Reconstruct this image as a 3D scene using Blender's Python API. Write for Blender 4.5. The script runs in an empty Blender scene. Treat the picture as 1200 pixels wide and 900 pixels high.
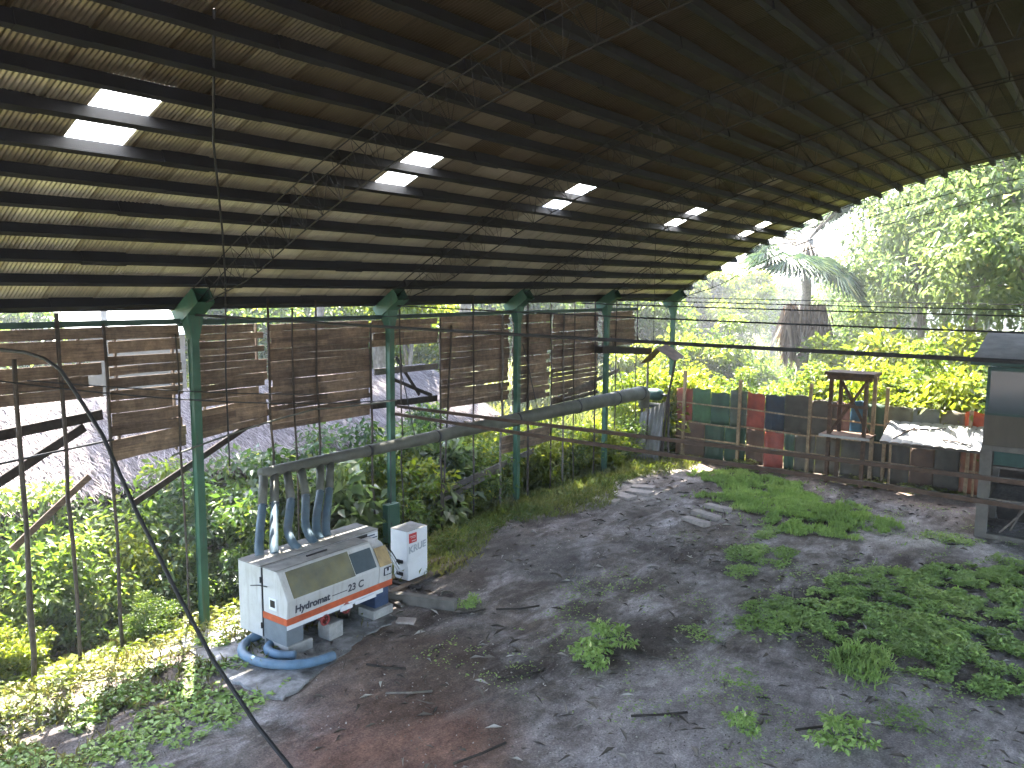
import bpy, math, random
import numpy as np
from mathutils import Vector, Matrix
R = math.radians
rnd = random.Random(7)
C = bpy.context.scene.collection
SC = bpy.context.scene
# world frame: y runs along the row of green columns, x runs inward from the row, z up; first column at the origin
CAM = Vector((13.46, -8.39, 6.166)); TH = R(36.554); PITCH = R(6.783); ROLL = R(0.374)
CB, CZ, CR = 14.62, -16.05, 26.58            # arch of the roof: centre x, centre z, radius
A0, A1 = -17.0, 21.0                          # roof extent along y

# ---------------------------------------------------------------- helpers
class MB:
    def __init__(s): s.v = []; s.f = []
    def add(s, v, f):
        o = len(s.v); s.v += [tuple(p) for p in v]; s.f += [tuple(i + o for i in q) for q in f]
    def box(s, c, d, m=None):
        x, y, z = d[0]/2, d[1]/2, d[2]/2
        v = [Vector((i*x, j*y, k*z)) for i in (-1, 1) for j in (-1, 1) for k in (-1, 1)]
        if m is not None: v = [m @ p for p in v]
        c = Vector(c)
        s.add([p + c for p in v], [(0,1,3,2),(4,6,7,5),(0,4,5,1),(2,3,7,6),(0,2,6,4),(1,5,7,3)])
    def span(s, p, q):
        s.box([(p[i]+q[i])/2 for i in range(3)], [abs(q[i]-p[i]) for i in range(3)])
    def bar(s, p, q, w, h, up=(0,0,1)):
        p, q = Vector(p), Vector(q); d = q - p; L = d.length
        x = d.normalized(); u = Vector(up)
        y = u.cross(x)
        if y.length < 1e-4: y = Vector((0,1,0)).cross(x)
        y.normalize(); z = x.cross(y)
        s.box((p+q)/2, (L, w, h), Matrix((x, y, z)).transposed())
    def tube(s, pts, r, n=8, cap=True):
        pts = [Vector(p) for p in pts]
        if not isinstance(r, (list, tuple)): r = [r]*len(pts)
        v, f = [], []
        t0 = (pts[1]-pts[0]).normalized(); a = Vector((0,0,1)) if abs(t0.z) < .9 else Vector((1,0,0))
        side = t0.cross(a).normalized()
        for i, p in enumerate(pts):
            t = (pts[min(i+1, len(pts)-1)] - pts[max(i-1, 0)])
            if t.length < 1e-6: t = t0
            t.normalize(); side = (side - t*side.dot(t)).normalized(); b = t.cross(side)
            for k in range(n):
                an = 2*math.pi*k/n; v.append(p + (side*math.cos(an) + b*math.sin(an))*r[i])
        for i in range(len(pts)-1):
            for k in range(n):
                f.append((i*n+k, i*n+(k+1) % n, (i+1)*n+(k+1) % n, (i+1)*n+k))
        if cap:
            f.append(tuple(reversed(range(n)))); f.append(tuple((len(pts)-1)*n+k for k in range(n)))
        s.add(v, f)
    def prism(s, poly, y0, y1):               # polygon in x,z extruded along y
        n = len(poly)
        v = [(p[0], y0, p[1]) for p in poly] + [(p[0], y1, p[1]) for p in poly]
        f = [tuple(range(n)), tuple(reversed(range(n, 2*n)))] + [(i, i+n, (i+1) % n+n, (i+1) % n) for i in range(n)]
        s.add(v, f)
    def build(s, name, mat, parent=None, smooth=False, bevel=0):
        me = bpy.data.meshes.new(name); me.from_pydata(s.v, [], s.f); me.validate(); me.update()
        me.materials.append(mat)
        import bmesh
        bm = bmesh.new(); bm.from_mesh(me); bmesh.ops.recalc_face_normals(bm, faces=bm.faces); bm.to_mesh(me); bm.free()
        if smooth: me.polygons.foreach_set('use_smooth', [True]*len(me.polygons))
        o = bpy.data.objects.new(name, me); C.objects.link(o)
        if parent: o.parent = parent
        if bevel:
            b = o.modifiers.new('edge', 'BEVEL'); b.width = bevel; b.segments = 2; b.limit_method = 'ANGLE'
        return o

def np_obj(name, V, F, mat, parent=None, tint=None, smooth=False):
    me = np_mesh(name, V, F, mat, tint, smooth)
    o = bpy.data.objects.new(name, me); C.objects.link(o)
    if parent: o.parent = parent
    return o
def np_mesh(name, V, F, mat, tint=None, smooth=False):
    V = np.ascontiguousarray(V, np.float32); F = np.ascontiguousarray(F, np.int32)
    me = bpy.data.meshes.new(name)
    me.vertices.add(len(V)); me.vertices.foreach_set('co', V.ravel())
    k = F.shape[1]
    me.loops.add(F.size); me.loops.foreach_set('vertex_index', F.ravel())
    me.polygons.add(len(F)); me.polygons.foreach_set('loop_start', np.arange(len(F), dtype=np.int32)*k)
    if smooth: me.polygons.foreach_set('use_smooth', np.ones(len(F), bool))
    if tint is not None:
        at = me.attributes.new('tint', 'FLOAT', 'FACE'); at.data.foreach_set('value', np.ascontiguousarray(tint, np.float32))
    me.update(calc_edges=True); me.materials.append(mat)
    return me

def tag(o, label=None, cat=None, group=None, kind=None):
    if label: o['label'] = label
    if cat: o['category'] = cat
    if group: o['group'] = group
    if kind: o['kind'] = kind
    return o
def thing(name, label, cat, loc=(0,0,0), rz=0, group=None):
    o = bpy.data.objects.new(name, None); C.objects.link(o); o.empty_display_size = .2
    o.location = loc; o.rotation_euler = (0, 0, rz)
    return tag(o, label, cat, group)
def dup(src, loc, rz=0, sc=1.0, label=None, group=None):
    r = src.copy(); C.objects.link(r); r.location = loc; r.rotation_euler = (0, 0, rz)
    r.scale = sc if isinstance(sc, (tuple, list)) else (sc, sc, sc)
    if label: r['label'] = label
    if group: r['group'] = group
    for ch in src.children:
        c = ch.copy(); C.objects.link(c); c.parent = r
    return r
def bearing(px, dist):
    """point on the ground at a bearing (as columns of a 1200-wide frame) and a distance from the viewer"""
    an = math.atan((px-600)/949.2) - TH
    return (CAM.x + math.sin(an)*dist, CAM.y + math.cos(an)*dist)
def sst(t):
    t = min(1, max(0, t)); return t*t*(3-2*t)
def hash2(i, j): 
    v = math.sin(i*127.1 + j*311.7)*43758.5453; return v - math.floor(v)
def vnoise(x, y):
    i, j = math.floor(x), math.floor(y); u, v = sst(x-i), sst(y-j)
    return (hash2(i,j)*(1-u)+hash2(i+1,j)*u)*(1-v) + (hash2(i,j+1)*(1-u)+hash2(i+1,j+1)*u)*v
def gz(x, y):
    """height of the ground: flat under the roof, falling away outside the plank wall"""
    t = (0.9 - x)/3.6; s = 0 if t <= 0 else (t if t < .8 else .8 + .2*(1-math.exp(-(t-.8)*4)))
    w = 1 - .65*sst((y-4)/6)
    far = -1.0*s*w
    z = far + (vnoise(x*.9, y*.9)-.5)*.07 + (vnoise(x*2.7+9, y*2.7)-.5)*.035
    return z

# ---------------------------------------------------------------- materials
class NT:
    def __init__(s, name):
        s.m = bpy.data.materials.new(name); s.m.use_nodes = True; s.t = s.m.node_tree; s.n = s.t.nodes
        s.b = s.n['Principled BSDF']
    def new(s, ty, **kw):
        n = s.n.new(ty)
        for k, v in kw.items(): setattr(n, k, v)
        return n
    def link(s, a, b): s.t.links.new(a, b)
    def coord(s, scale=(1,1,1), which='Object', rot=(0,0,0)):
        tc = s.new('ShaderNodeTexCoord'); mp = s.new('ShaderNodeMapping'); mp.inputs['Scale'].default_value = scale
        mp.inputs['Rotation'].default_value = rot
        s.link(tc.outputs[which], mp.inputs['Vector']); return mp.outputs['Vector']
    def noise(s, vec, scale, detail=6, rough=.6, dist=0):
        n = s.new('ShaderNodeTexNoise'); n.inputs['Scale'].default_value = scale; n.inputs['Detail'].default_value = detail
        n.inputs['Roughness'].default_value = rough; n.inputs['Distortion'].default_value = dist
        s.link(vec, n.inputs['Vector']); return n.outputs['Fac']
    def ramp(s, fac, stops):
        r = s.new('ShaderNodeValToRGB'); e = r.color_ramp.elements
        while len(e) < len(stops): e.new(.5)
        for i, (p, c) in enumerate(stops): e[i].position = p; e[i].color = (*c, 1) if len(c) == 3 else c
        s.link(fac, r.inputs['Fac']); return r.outputs['Color']
    def mix(s, fac, a, b, mode='MIX'):
        m = s.new('ShaderNodeMix', data_type='RGBA', blend_type=mode)
        for sock, v in ((m.inputs[0], fac), (m.inputs[6], a), (m.inputs[7], b)):
            if isinstance(v, (int, float)): sock.default_value = v
            elif isinstance(v, (tuple, list)): sock.default_value = (*v, 1)
            else: s.link(v, sock)
        return m.outputs[2]
    def bump(s, h, strength=.4, dist=.02):
        b = s.new('ShaderNodeBump'); b.inputs['Strength'].default_value = strength; b.inputs['Distance'].default_value = dist
        s.link(h, b.inputs['Height']); s.link(b.outputs['Normal'], s.b.inputs['Normal'])
    def col(s, c, rough=.7, metal=0, spec=.3):
        if isinstance(c, tuple): s.b.inputs['Base Color'].default_value = (*c, 1)
        else: s.link(c, s.b.inputs['Base Color'])
        s.b.inputs['Roughness'].default_value = rough; s.b.inputs['Metallic'].default_value = metal
        s.b.inputs['Specular IOR Level'].default_value = spec
        return s.m

def m_simple(name, c, rough=.7, metal=0, var=.35, scale=6, bump=.2, dirt=None, dirt_amt=.5, stretch=(1,1,1)):
    n = NT(name); v = n.coord(stretch)
    f = n.noise(v, scale); f2 = n.noise(v, scale*5.3, 4)
    lo = tuple(x*(1-var) for x in c); hi = tuple(min(1, x*(1+var*.7)) for x in c)
    col = n.ramp(f, [(.3, lo), (.7, hi)])
    if dirt:
        k = n.noise(v, scale*.45, 8, .7)
        k = n.ramp(k, [(.45, (0,0,0)), (.68, (dirt_amt,)*3)])
        col = n.mix(k, col, dirt)
    if bump: n.bump(f2, bump, .01)
    return n.col(col, rough, metal)

def m_wood(name, dark, light, stretch=(3, .4, 9)):
    n = NT(name); v = n.coord(stretch)
    f = n.noise(v, 4, 8, .65, .6); v2 = n.coord((1,1,1)); g = n.noise(v2, .9, 4)
    oi = n.new('ShaderNodeTexCoord')
    col = n.ramp(f, [(.28, dark), (.5, tuple((a+b)/2 for a, b in zip(dark, light))), (.75, light)])
    geo = n.new('ShaderNodeNewGeometry')
    rr = n.ramp(geo.outputs['Random Per Island'], [(0, (.62,.6,.6)), (.5, (1,.98,.95)), (1, (1.35,1.3,1.2))])
    col = n.mix(1.0, col, rr, 'MULTIPLY')
    k = n.ramp(g, [(.35, (.75,.75,.78)), (.65, (1.1,1.05,1))]); col = n.mix(1.0, col, k, 'MULTIPLY')
    sp = n.noise(v2, 7, 6, .75); col = n.mix(1.0, col, n.ramp(sp, [(.35, (.62,.6,.58)), (.55, (1,1,1)), (.72, (1.5,1.45,1.35))]), 'MULTIPLY')
    n.bump(f, .35, .01)
    return n.col(col, .85, 0, .2)

def m_leaf(name, c0, c1, c2, trans=.5, gloss=.4, tcol=(1.4, 1.45, .58)):
    n = NT(name)
    at = n.new('ShaderNodeAttribute', attribute_name='tint')
    col = n.ramp(at.outputs['Fac'], [(0, c0), (.5, c1), (.96, c2), (1, tuple(min(.5, x*1.6) for x in (c2[0]*1.3, c2[1], c2[2])))])
    n.col(col, gloss, 0, .35)
    tr = n.new('ShaderNodeBsdfTranslucent'); n.link(n.mix(1.0, col, tcol, 'MULTIPLY'), tr.inputs['Color'])
    mx = n.new('ShaderNodeMixShader'); mx.inputs[0].default_value = trans
    out = n.n['Material Output']
    n.link(n.b.outputs[0], mx.inputs[1]); n.link(tr.outputs[0], mx.inputs[2]); n.link(mx.outputs[0], out.inputs['Surface'])
    return n.m

M = {}
def m_green():
    n = NT('green_paint'); v = n.coord((1,1,1)); f = n.noise(v, 1.3, 5); st = n.noise(n.coord((9,9,.9)), 2.0, 7, .7); ch = n.noise(v, 14, 6, .75)
    col = n.ramp(f, [(.3, (.02,.06,.038)), (.55, (.032,.085,.053)), (.75, (.06,.12,.085))])
    col = n.mix(n.ramp(st, [(.52, (0,0,0)), (.72, (.75,.75,.75))]), col, (.06,.055,.035))
    col = n.mix(n.ramp(ch, [(.66, (0,0,0)), (.7, (.9,.9,.9))]), col, (.075,.04,.022))
    n.bump(ch, .15, .005)
    return n.col(col, .55, 0, .3)
M['green'] = m_green()
M['steel'] = m_simple('dark_steel', (.03, .03, .032), .6, .2, var=.4)
M['purlin'] = m_simple('purlin_steel', (.011, .011, .013), .75, 0, var=.4, scale=2)
M['truss'] = m_simple('truss_steel', (.03, .029, .027), .6, .2, var=.3)
M['rust'] = m_simple('rusty_iron', (.06, .04, .03), .8, 0, var=.4)
M['plank'] = m_wood('weathered_plank', (.075, .056, .043), (.25, .19, .14))
M['plankb'] = m_wood('grey_plank', (.08, .073, .066), (.2, .185, .165))
M['polew'] = m_wood('pole_wood', (.03, .026, .023), (.085, .072, .06), (9, 9, .7))
M['paleW'] = m_wood('pale_timber', (.2, .145, .09), (.4, .31, .2), (5, 5, .8))
M['darkW'] = m_wood('dark_timber', (.02, .017, .015), (.06, .05, .043), (2, 2, 2))
M['beam'] = m_simple('painted_beam', (.035, .06, .048), .7, var=.4, scale=2)
M['duct'] = m_simple('galvanised_duct', (.1, .1, .083), .65, .1, var=.35, scale=2.5, dirt=(.06,.065,.045), dirt_amt=.8)
M['hoseb'] = m_simple('blue_hose', (.065, .105, .135), .55, 0, var=.35, scale=5, dirt=(.1,.11,.11), dirt_amt=.6)
M['hosel'] = m_simple('ground_hose', (.085, .15, .22), .5, 0, var=.25, scale=5, dirt=(.15,.17,.19), dirt_amt=.6)
def m_mach():
    n = NT('machine_paint'); v = n.coord((1,1,1)); f = n.noise(v, 1.6, 6, .65); st = n.noise(n.coord((7,7,.8)), 1.5, 7, .7); sp = n.noise(v, 22, 5, .75)
    col = n.ramp(f, [(.3, (.36,.36,.34)), (.6, (.44,.445,.44))])
    col = n.mix(n.ramp(st, [(.5, (0,0,0)), (.75, (.6,.6,.6))]), col, (.21,.19,.16))
    col = n.mix(n.ramp(sp, [(.64, (0,0,0)), (.72, (.7,.7,.7))]), col, (.15,.11,.08))
    n.bump(f, .1, .01); return n.col(col, .5, 0, .35)
M['mach'] = m_mach()
M['machtop'] = m_simple('dusty_top', (.23, .22, .2), .9, 0, var=.3, scale=4, dirt=(.12,.11,.1), dirt_amt=.8, bump=.15)
M['white'] = m_simple('white_panel', (.6, .62, .64), .45, 0, var=.08, scale=3, dirt=(.42,.42,.4), dirt_amt=.4, bump=.03)
M['orange'] = m_simple('orange_stripe', (.42, .085, .03), .55, 0, var=.3, scale=5, dirt=(.2,.05,.03), dirt_amt=.6, bump=.03)
M['greyblue'] = m_simple('grey_pedestal', (.13, .15, .165), .6, 0, var=.25, scale=4)
M['navy'] = m_simple('navy_part', (.03, .05, .1), .5, 0, var=.3)
M['red'] = m_simple('red_valve', (.2, .035, .03), .6, 0, var=.3, scale=12)
M['black'] = m_simple('black_rubber', (.012, .012, .013), .6, 0, var=.3)
M['ink'] = m_simple('dark_lettering', (.03, .033, .045), .6, 0, var=.1, bump=0)
M['faded'] = m_simple('faded_lettering', (.3, .34, .37), .6, 0, var=.25, scale=14, bump=0)
M['sticker'] = m_simple('red_sticker', (.38, .025, .025), .4, 0, var=.15, bump=0)
M['stickerw'] = m_simple('sticker_white', (.55, .45, .43), .5, 0, var=.1, bump=0)
M['conc'] = m_simple('concrete', (.30, .295, .28), .9, 0, var=.3, scale=5, dirt=(.13,.12,.11), dirt_amt=.7, bump=.3)
M['concd'] = m_simple('stained_concrete', (.13, .12, .105), .9, 0, var=.35, scale=3, dirt=(.07,.065,.055), dirt_amt=.7, bump=.3)
M['brick'] = m_simple('old_brick', (.3, .26, .235), .9, 0, var=.3, scale=9, bump=.4)
M['bwall'] = m_simple('board_wall', (.1, .085, .066), .85, 0, var=.3, scale=2, dirt=(.08,.075,.06), dirt_amt=.6, stretch=(1,1,.35))
M['whites'] = m_simple('white_sheet', (.4, .4, .39), .6, 0, var=.12, scale=3, dirt=(.3,.28,.25), dirt_amt=.5, bump=.05)
M['whiter'] = m_simple('far_white_roof', (.68, .67, .66), .6, 0, var=.08, scale=.5)
M['tarp'] = m_simple('grey_sheet', (.13, .125, .115), .75, 0, var=.4, scale=2.5)
M['rustsheet'] = m_simple('brown_sheet', (.1, .062, .04), .8, 0, var=.4, scale=4)
M['motor'] = m_simple('green_motor', (.018, .05, .042), .5, 0, var=.3)
M['straw'] = m_wood('thatch_straw', (.05, .04, .036), (.15, .125, .115), (2, 2, 2))
M['leafdead'] = m_leaf('dead_frond', (.09,.06,.04), (.16,.11,.075), (.26,.19,.13), .25, .8, (1,.95,.85))
M['bark'] = m_wood('tree_bark', (.09, .08, .065), (.26, .235, .2), (4, 4, 1.2))
M['palmbark'] = m_wood('palm_bark', (.17, .155, .14), (.36, .33, .3), (2, 2, 9))
M['towerW'] = m_wood('rusty_timber', (.055, .036, .025), (.16, .105, .07), (2, 2, 2))
M['leafA'] = m_leaf('leaf_mid_green', (.034,.068,.014), (.075,.12,.024), (.145,.18,.036), .58)
M['leafB'] = m_leaf('leaf_yellow_green', (.065,.1,.014), (.13,.165,.02), (.21,.22,.032), .62)
M['leafC'] = m_leaf('leaf_dark_green', (.018,.043,.015), (.044,.082,.024), (.085,.125,.034), .5, .35)
M['leafP'] = m_leaf('leaf_pale_glossy', (.07,.105,.05), (.13,.17,.075), (.21,.235,.11), .58, .2, (1.05,1.15,.7))
M['leafG'] = m_leaf('grass_green', (.04,.09,.022), (.065,.13,.03), (.13,.19,.05), .4)
M['leafW'] = m_leaf('weed_green', (.15,.225,.065), (.235,.35,.1), (.35,.44,.15), .22, .6)
M['grassY'] = m_leaf('grass_dry', (.07,.095,.02), (.13,.155,.04), (.24,.22,.085), .4)
M['grassdry'] = m_leaf('straw_grass', (.1,.095,.035), (.17,.155,.065), (.27,.23,.115), .3, .6)
M['litter'] = m_leaf('litter_bits', (.07,.057,.045), (.16,.135,.11), (.5,.47,.42), .0, .8)

def m_glass():
    n = NT('booth_glass'); n.col((.045,.062,.065), .1, 0, .7)
    return n.m
M['glass'] = m_glass()
def m_sky():
    n = NT('skylight_sheet'); tr = n.new('ShaderNodeBsdfTranslucent'); tr.inputs['Color'].default_value = (.93,.95,.96,1)
    n.col((.8,.8,.8), .4); mx = n.new('ShaderNodeMixShader'); mx.inputs[0].default_value = .85
    n.link(n.b.outputs[0], mx.inputs[1]); n.link(tr.outputs[0], mx.inputs[2]); n.link(mx.outputs[0], n.n['Material Output'].inputs['Surface'])
    return n.m
M['skylight'] = m_sky()
def m_roof():
    n = NT('roof_sheet')
    at = n.new('ShaderNodeAttribute', attribute_name='tint')
    v = n.coord((1,1,1)); f = n.noise(v, .8, 6, .65); g = n.noise(n.coord((.6, 3, .6)), 2.2, 5)
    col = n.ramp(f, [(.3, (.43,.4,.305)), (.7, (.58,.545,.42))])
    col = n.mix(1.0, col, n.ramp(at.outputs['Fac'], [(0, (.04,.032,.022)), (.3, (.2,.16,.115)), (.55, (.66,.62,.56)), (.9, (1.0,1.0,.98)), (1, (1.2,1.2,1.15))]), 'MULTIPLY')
    col = n.mix(n.ramp(g, [(.5, (0,0,0)), (.75, (.35,.35,.35))]), col, (.09,.075,.055))
    return n.col(col, .42, .55, .4)
M['roof'] = m_roof()
def m_ground():
    n = NT('earth'); v = n.coord((1,1,1))
    big = n.noise(v, .22, 5, .6, .4); mid = n.noise(v, .75, 7, .68, .3); fine = n.noise(n.coord((1.25,.8,1), rot=(0,0,R(30))), 4.2, 9, .78); grit = n.noise(v, 34, 4, .7)
    streak = n.noise(n.coord((1.3, .5, 1), rot=(0,0,R(25))), 1.1, 7, .7, .5)
    soil = n.ramp(mid, [(.32, (.058,.046,.039)), (.48, (.125,.106,.094)), (.64, (.24,.222,.215))])
    soil = n.mix(n.ramp(streak, [(.48, (0,0,0)), (.64, (.9,.9,.9))]), soil, (.335,.312,.318))
    soil = n.mix(n.ramp(big, [(.52, (0,0,0)), (.66, (.55,.55,.55))]), soil, (.14,.105,.08))
    # rust-brown tract in front of the slab, pale sandy patch by the booth, dark oily tract in the middle
    def spot(cx, cy, r, soft, colr, amt):
        nonlocal soil
        d = n.new('ShaderNodeVectorMath', operation='DISTANCE'); geo = n.new('ShaderNodeNewGeometry')
        sp = n.new('ShaderNodeVectorMath', operation='MULTIPLY'); n.link(geo.outputs['Position'], sp.inputs[0]); sp.inputs[1].default_value = (1,1,0)
        n.link(sp.outputs[0], d.inputs[0]); d.inputs[1].default_value = (cx, cy, 0)
        ad = n.new('ShaderNodeMath', operation='MULTIPLY_ADD'); n.link(mid, ad.inputs[0]); ad.inputs[1].default_value = -2.6*soft; n.link(d.outputs['Value'], ad.inputs[2])
        k = n.new('ShaderNodeMapRange'); n.link(ad.outputs[0], k.inputs[0]); k.inputs[1].default_value = r - soft*1.3; k.inputs[2].default_value = r - soft*2.3
        k.inputs[3].default_value = 0; k.inputs[4].default_value = amt; k.clamp = True
        soil = n.mix(k.outputs[0], soil, colr)
    spot(6.0, -1.0, 1.9, .9, (.17,.088,.062), .85)
    spot(4.6, .6, 2.0, .9, (.13,.088,.066), .75)
    spot(9.6, 13.9, 1.7, .6, (.3,.285,.28), .85)
    spot(11.2, 1.6, 4.2, 1.2, (.36,.325,.33), .7)
    spot(11.4, 13.6, 1.3, .5, (.28,.27,.27), .8)
    spot(3.0, 6.4, 2.2, 1.0, (.05,.047,.045), .7)
    spot(2.1, 13.2, 1.6, .8, (.2,.19,.18), .6)
    spot(4.0, 18.8, 2.6, .6, (.2,.155,.125), .7)
    spot(9.0, 18.6, 2.2, .5, (.16,.12,.095), .7)
    fr = n.ramp(fine, [(.32, (.6,.58,.55)), (.52, (1.0,.99,.98)), (.7, (1.5,1.47,1.43))])
    soil = n.mix(1.0, soil, fr, 'MULTIPLY')
    soil = n.mix(1.0, soil, n.ramp(grit, [(.35, (.65,.65,.65)), (.55, (1.04,1.04,1.04)), (.7, (1.5,1.48,1.46))]), 'MULTIPLY')
    tr = n.noise(n.coord((1.7,.55,1), rot=(0,0,R(18))), 1.5, 8, .72, 1.6)
    soil = n.mix(1.0, soil, n.ramp(tr, [(.34, (.8,.78,.77)), (.5, (1,1,1)), (.66, (1.25,1.24,1.22))]), 'MULTIPLY')
    soil = n.mix(1.0, soil, n.ramp(n.noise(n.coord((1,1,1)), .42, 5, .65, .6), [(.36, (.68,.66,.64)), (.64, (1.4,1.4,1.39))]), 'MULTIPLY')
    gr = n.ramp(n.noise(v, 1.6, 6), [(.3, (.08,.1,.035)), (.55, (.14,.15,.055)), (.75, (.23,.19,.11))])
    geo = n.new('ShaderNodeNewGeometry'); sx = n.new('ShaderNodeSeparateXYZ'); n.link(geo.outputs['Position'], sx.inputs[0])
    ad = n.new('ShaderNodeMath', operation='MULTIPLY_ADD'); n.link(mid, ad.inputs[0]); ad.inputs[1].default_value = 2.2; n.link(sx.outputs['X'], ad.inputs[2])
    k = n.new('ShaderNodeMapRange'); n.link(ad.outputs[0], k.inputs[0]); k.inputs[1].default_value = 2.3; k.inputs[2].default_value = 1.3
    ky = n.new('ShaderNodeMapRange'); n.link(sx.outputs['Y'], ky.inputs[0]); ky.inputs[1].default_value = 19.8; ky.inputs[2].default_value = 21.5
    mx = n.new('ShaderNodeMath', operation='MAXIMUM'); n.link(k.outputs[0], mx.inputs[0]); n.link(ky.outputs[0], mx.inputs[1])
    col = n.mix(mx.outputs[0], soil, gr)
    b1 = n.new('ShaderNodeMath', operation='MULTIPLY_ADD'); n.link(fine, b1.inputs[0]); b1.inputs[1].default_value = 1.6; n.link(grit, b1.inputs[2])
    n.bump(b1.outputs[0], .75, .035)
    return n.col(col, .95, 0, .15)
M['ground'] = m_ground()

# ---------------------------------------------------------------- ground
def axis(lo, hi, step, out):
    a = list(np.arange(lo, hi+1e-6, step)); L = []; d = step; x = lo
    while x > -out: d *= 1.35; x -= d; L.append(x)
    d = step; x = a[-1]; H = []
    while x < out: d *= 1.35; x += d; H.append(x)
    return L[::-1] + a + H
gx = axis(-7, 20, .16, 420); gy = axis(-8, 22, .16, 420)
GV = np.array([(x, y, gz(x, y)) for x in gx for y in gy]); ny = len(gy)
I = np.arange((len(gx))*ny).reshape(len(gx), ny)
GF = np.stack([I[:-1,:-1], I[1:,:-1], I[1:,1:], I[:-1,1:]], -1).reshape(-1, 4)
tag(np_obj('ground', GV, GF, M['ground'], smooth=True), kind='structure')

# concrete slab under the planer, ragged edged and half buried
mb = MB(); ring = []
for (x, y) in [(.75,-.9),(1.6,-1.1),(2.6,-1.25),(3.5,-1.3),(3.95,-1.2),(3.85,-.6),(3.55,.2),(3.3,1.0),(3.2,1.6),(3.05,2.0),(2.4,2.3),(1.6,2.4),(.8,2.4),(.7,.9)]:
    ring.append((x+rnd.uniform(-.07,.07), y+rnd.uniform(-.07,.07)))
fine = []
for a_ in range(len(ring)):
    (x0, y0), (x1, y1) = ring[a_], ring[(a_+1) % len(ring)]
    for f in (0, .2, .4, .6, .8): fine.append((x0+(x1-x0)*f+rnd.uniform(-.05,.05), y0+(y1-y0)*f+rnd.uniform(-.05,.05)))
ring = fine
n = len(ring)
mb.add([(x, y, .034) for x, y in ring] + [(x, y, -.2) for x, y in ring], [tuple(range(n))] + [(i, (i+1) % n, (i+1) % n+n, i+n) for i in range(n)])
def m_slab():
    n = NT('slab_concrete'); v = n.coord()
    f = n.noise(v, 1.3, 8, .7, .4); g = n.noise(v, 7, 6, .7)
    col = n.ramp(f, [(.35, (.08,.075,.07)), (.48, (.2,.195,.19)), (.6, (.36,.355,.355))])
    col = n.mix(1.0, col, n.ramp(g, [(.35, (.7,.7,.7)), (.65, (1.15,1.15,1.15))]), 'MULTIPLY'); n.bump(g, .3, .01)
    return n.col(col, .9, 0, .2)
tag(mb.build('slab', m_slab()), kind='structure')

# ---------------------------------------------------------------- the shed
shed = thing('shed', 'long open shed with dark arched corrugated roof on green steel columns', 'shed')
def arch(s, r): an = s/26.55; return (CB + math.sin(an)*r, CZ + math.cos(an)*r)
SP = .665; S0 = -15.83; NP = 48
SKY = [-3.2, 1.88, 6.9, 12.95, 18.3]
per = 5; pitch = .06
ya = np.arange(A0, A1+1e-6, pitch/per); ph = (np.arange(len(ya)) % per)*2*math.pi/per
corr = np.cos(ph)*.0095
srow = [S0-.12] + [S0+SP*i for i in range(NP)] + [-S0-.3+.42]
rows = []
for i, s in enumerate(srow):
    an = s/26.55; r = CR + corr
    rows.append(np.stack([CB+np.sin(an)*r, ya, CZ+np.cos(an)*r], -1))
RV = np.concatenate(rows); nc = len(ya)
I = np.arange(len(srow)*nc).reshape(len(srow), nc)
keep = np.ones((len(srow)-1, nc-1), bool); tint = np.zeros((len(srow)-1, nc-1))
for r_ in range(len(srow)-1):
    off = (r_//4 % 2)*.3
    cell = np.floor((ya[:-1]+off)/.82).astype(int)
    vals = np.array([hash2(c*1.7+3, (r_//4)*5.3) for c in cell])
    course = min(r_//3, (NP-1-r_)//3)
    shade_falloff = (1.0, .86, .58, .38, .27, .2, .17, .15, .15)[min(course, 8)]  # bounce-light fall-off painted into the sheet colour, darker from eave to ridge
    vals = np.where(vals > .965, min(1.0, shade_falloff*1.5), shade_falloff*(.72+.4*vals))
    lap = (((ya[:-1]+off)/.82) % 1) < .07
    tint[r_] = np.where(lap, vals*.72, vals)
for r_, s in enumerate(srow[:-1]):
    mid = s + SP/2
    if -11.9 < mid < -10.5:
        for a in SKY: keep[r_] &= ~((ya[:-1] > a-.36) & (ya[:-1] < a+.36))
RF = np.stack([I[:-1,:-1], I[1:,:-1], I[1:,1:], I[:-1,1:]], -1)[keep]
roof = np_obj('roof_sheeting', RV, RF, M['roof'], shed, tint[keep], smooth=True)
for a in SKY:
    for k, (s0, s1) in enumerate(((-11.82, -11.2), (-11.15, -10.53))):
        mb = MB(); vv = []
        for j in range(81):
            y = a-.39+.78*j/80; c = math.cos(2*math.pi*(y-A0)/pitch)*.009
            for s in (s0-.05, s1+.05): p = arch(s, CR+.03+c); vv.append((p[0], y, p[1]))
        mb.add(vv, [(2*j, 2*j+1, 2*j+3, 2*j+2) for j in range(80)])
        mb.build('skylight', M['skylight'], roof)
# purlins under the sheet, lapped at every bay
for i in range(NP):
    mb = MB(); s = S0 + SP*i; an = s/26.55
    u = Vector((math.sin(an), 0, math.cos(an)))
    pts = list(np.arange(A0, A1, 2.5)) + [A1-.04]
    for j in range(len(pts)-1):
        y0, y1 = pts[j], pts[j+1]
        sag0 = .012*math.sin(i*2.1+j); sag1 = .012*math.sin(i*2.1+j+1)
        x0, z0 = arch(s + rnd.uniform(-.008,.008), CR-.1+sag0); x1, z1 = arch(s + rnd.uniform(-.008,.008), CR-.1+sag1)
        w = .085 if (j+i) % 2 else .1
        mb.bar((x0, y0, z0), (x1, y1+.0, z1), w, .155 + (.012 if (j+i) % 2 else 0), u)
        if (j+i) % 2 == 0 and i < 40: mb.bar((x0, y0-.35, z0-.0), (x0, y0+.35, z0), .115, .18, u)
    mb.build('purlin', M['purlin'], shed)
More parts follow.
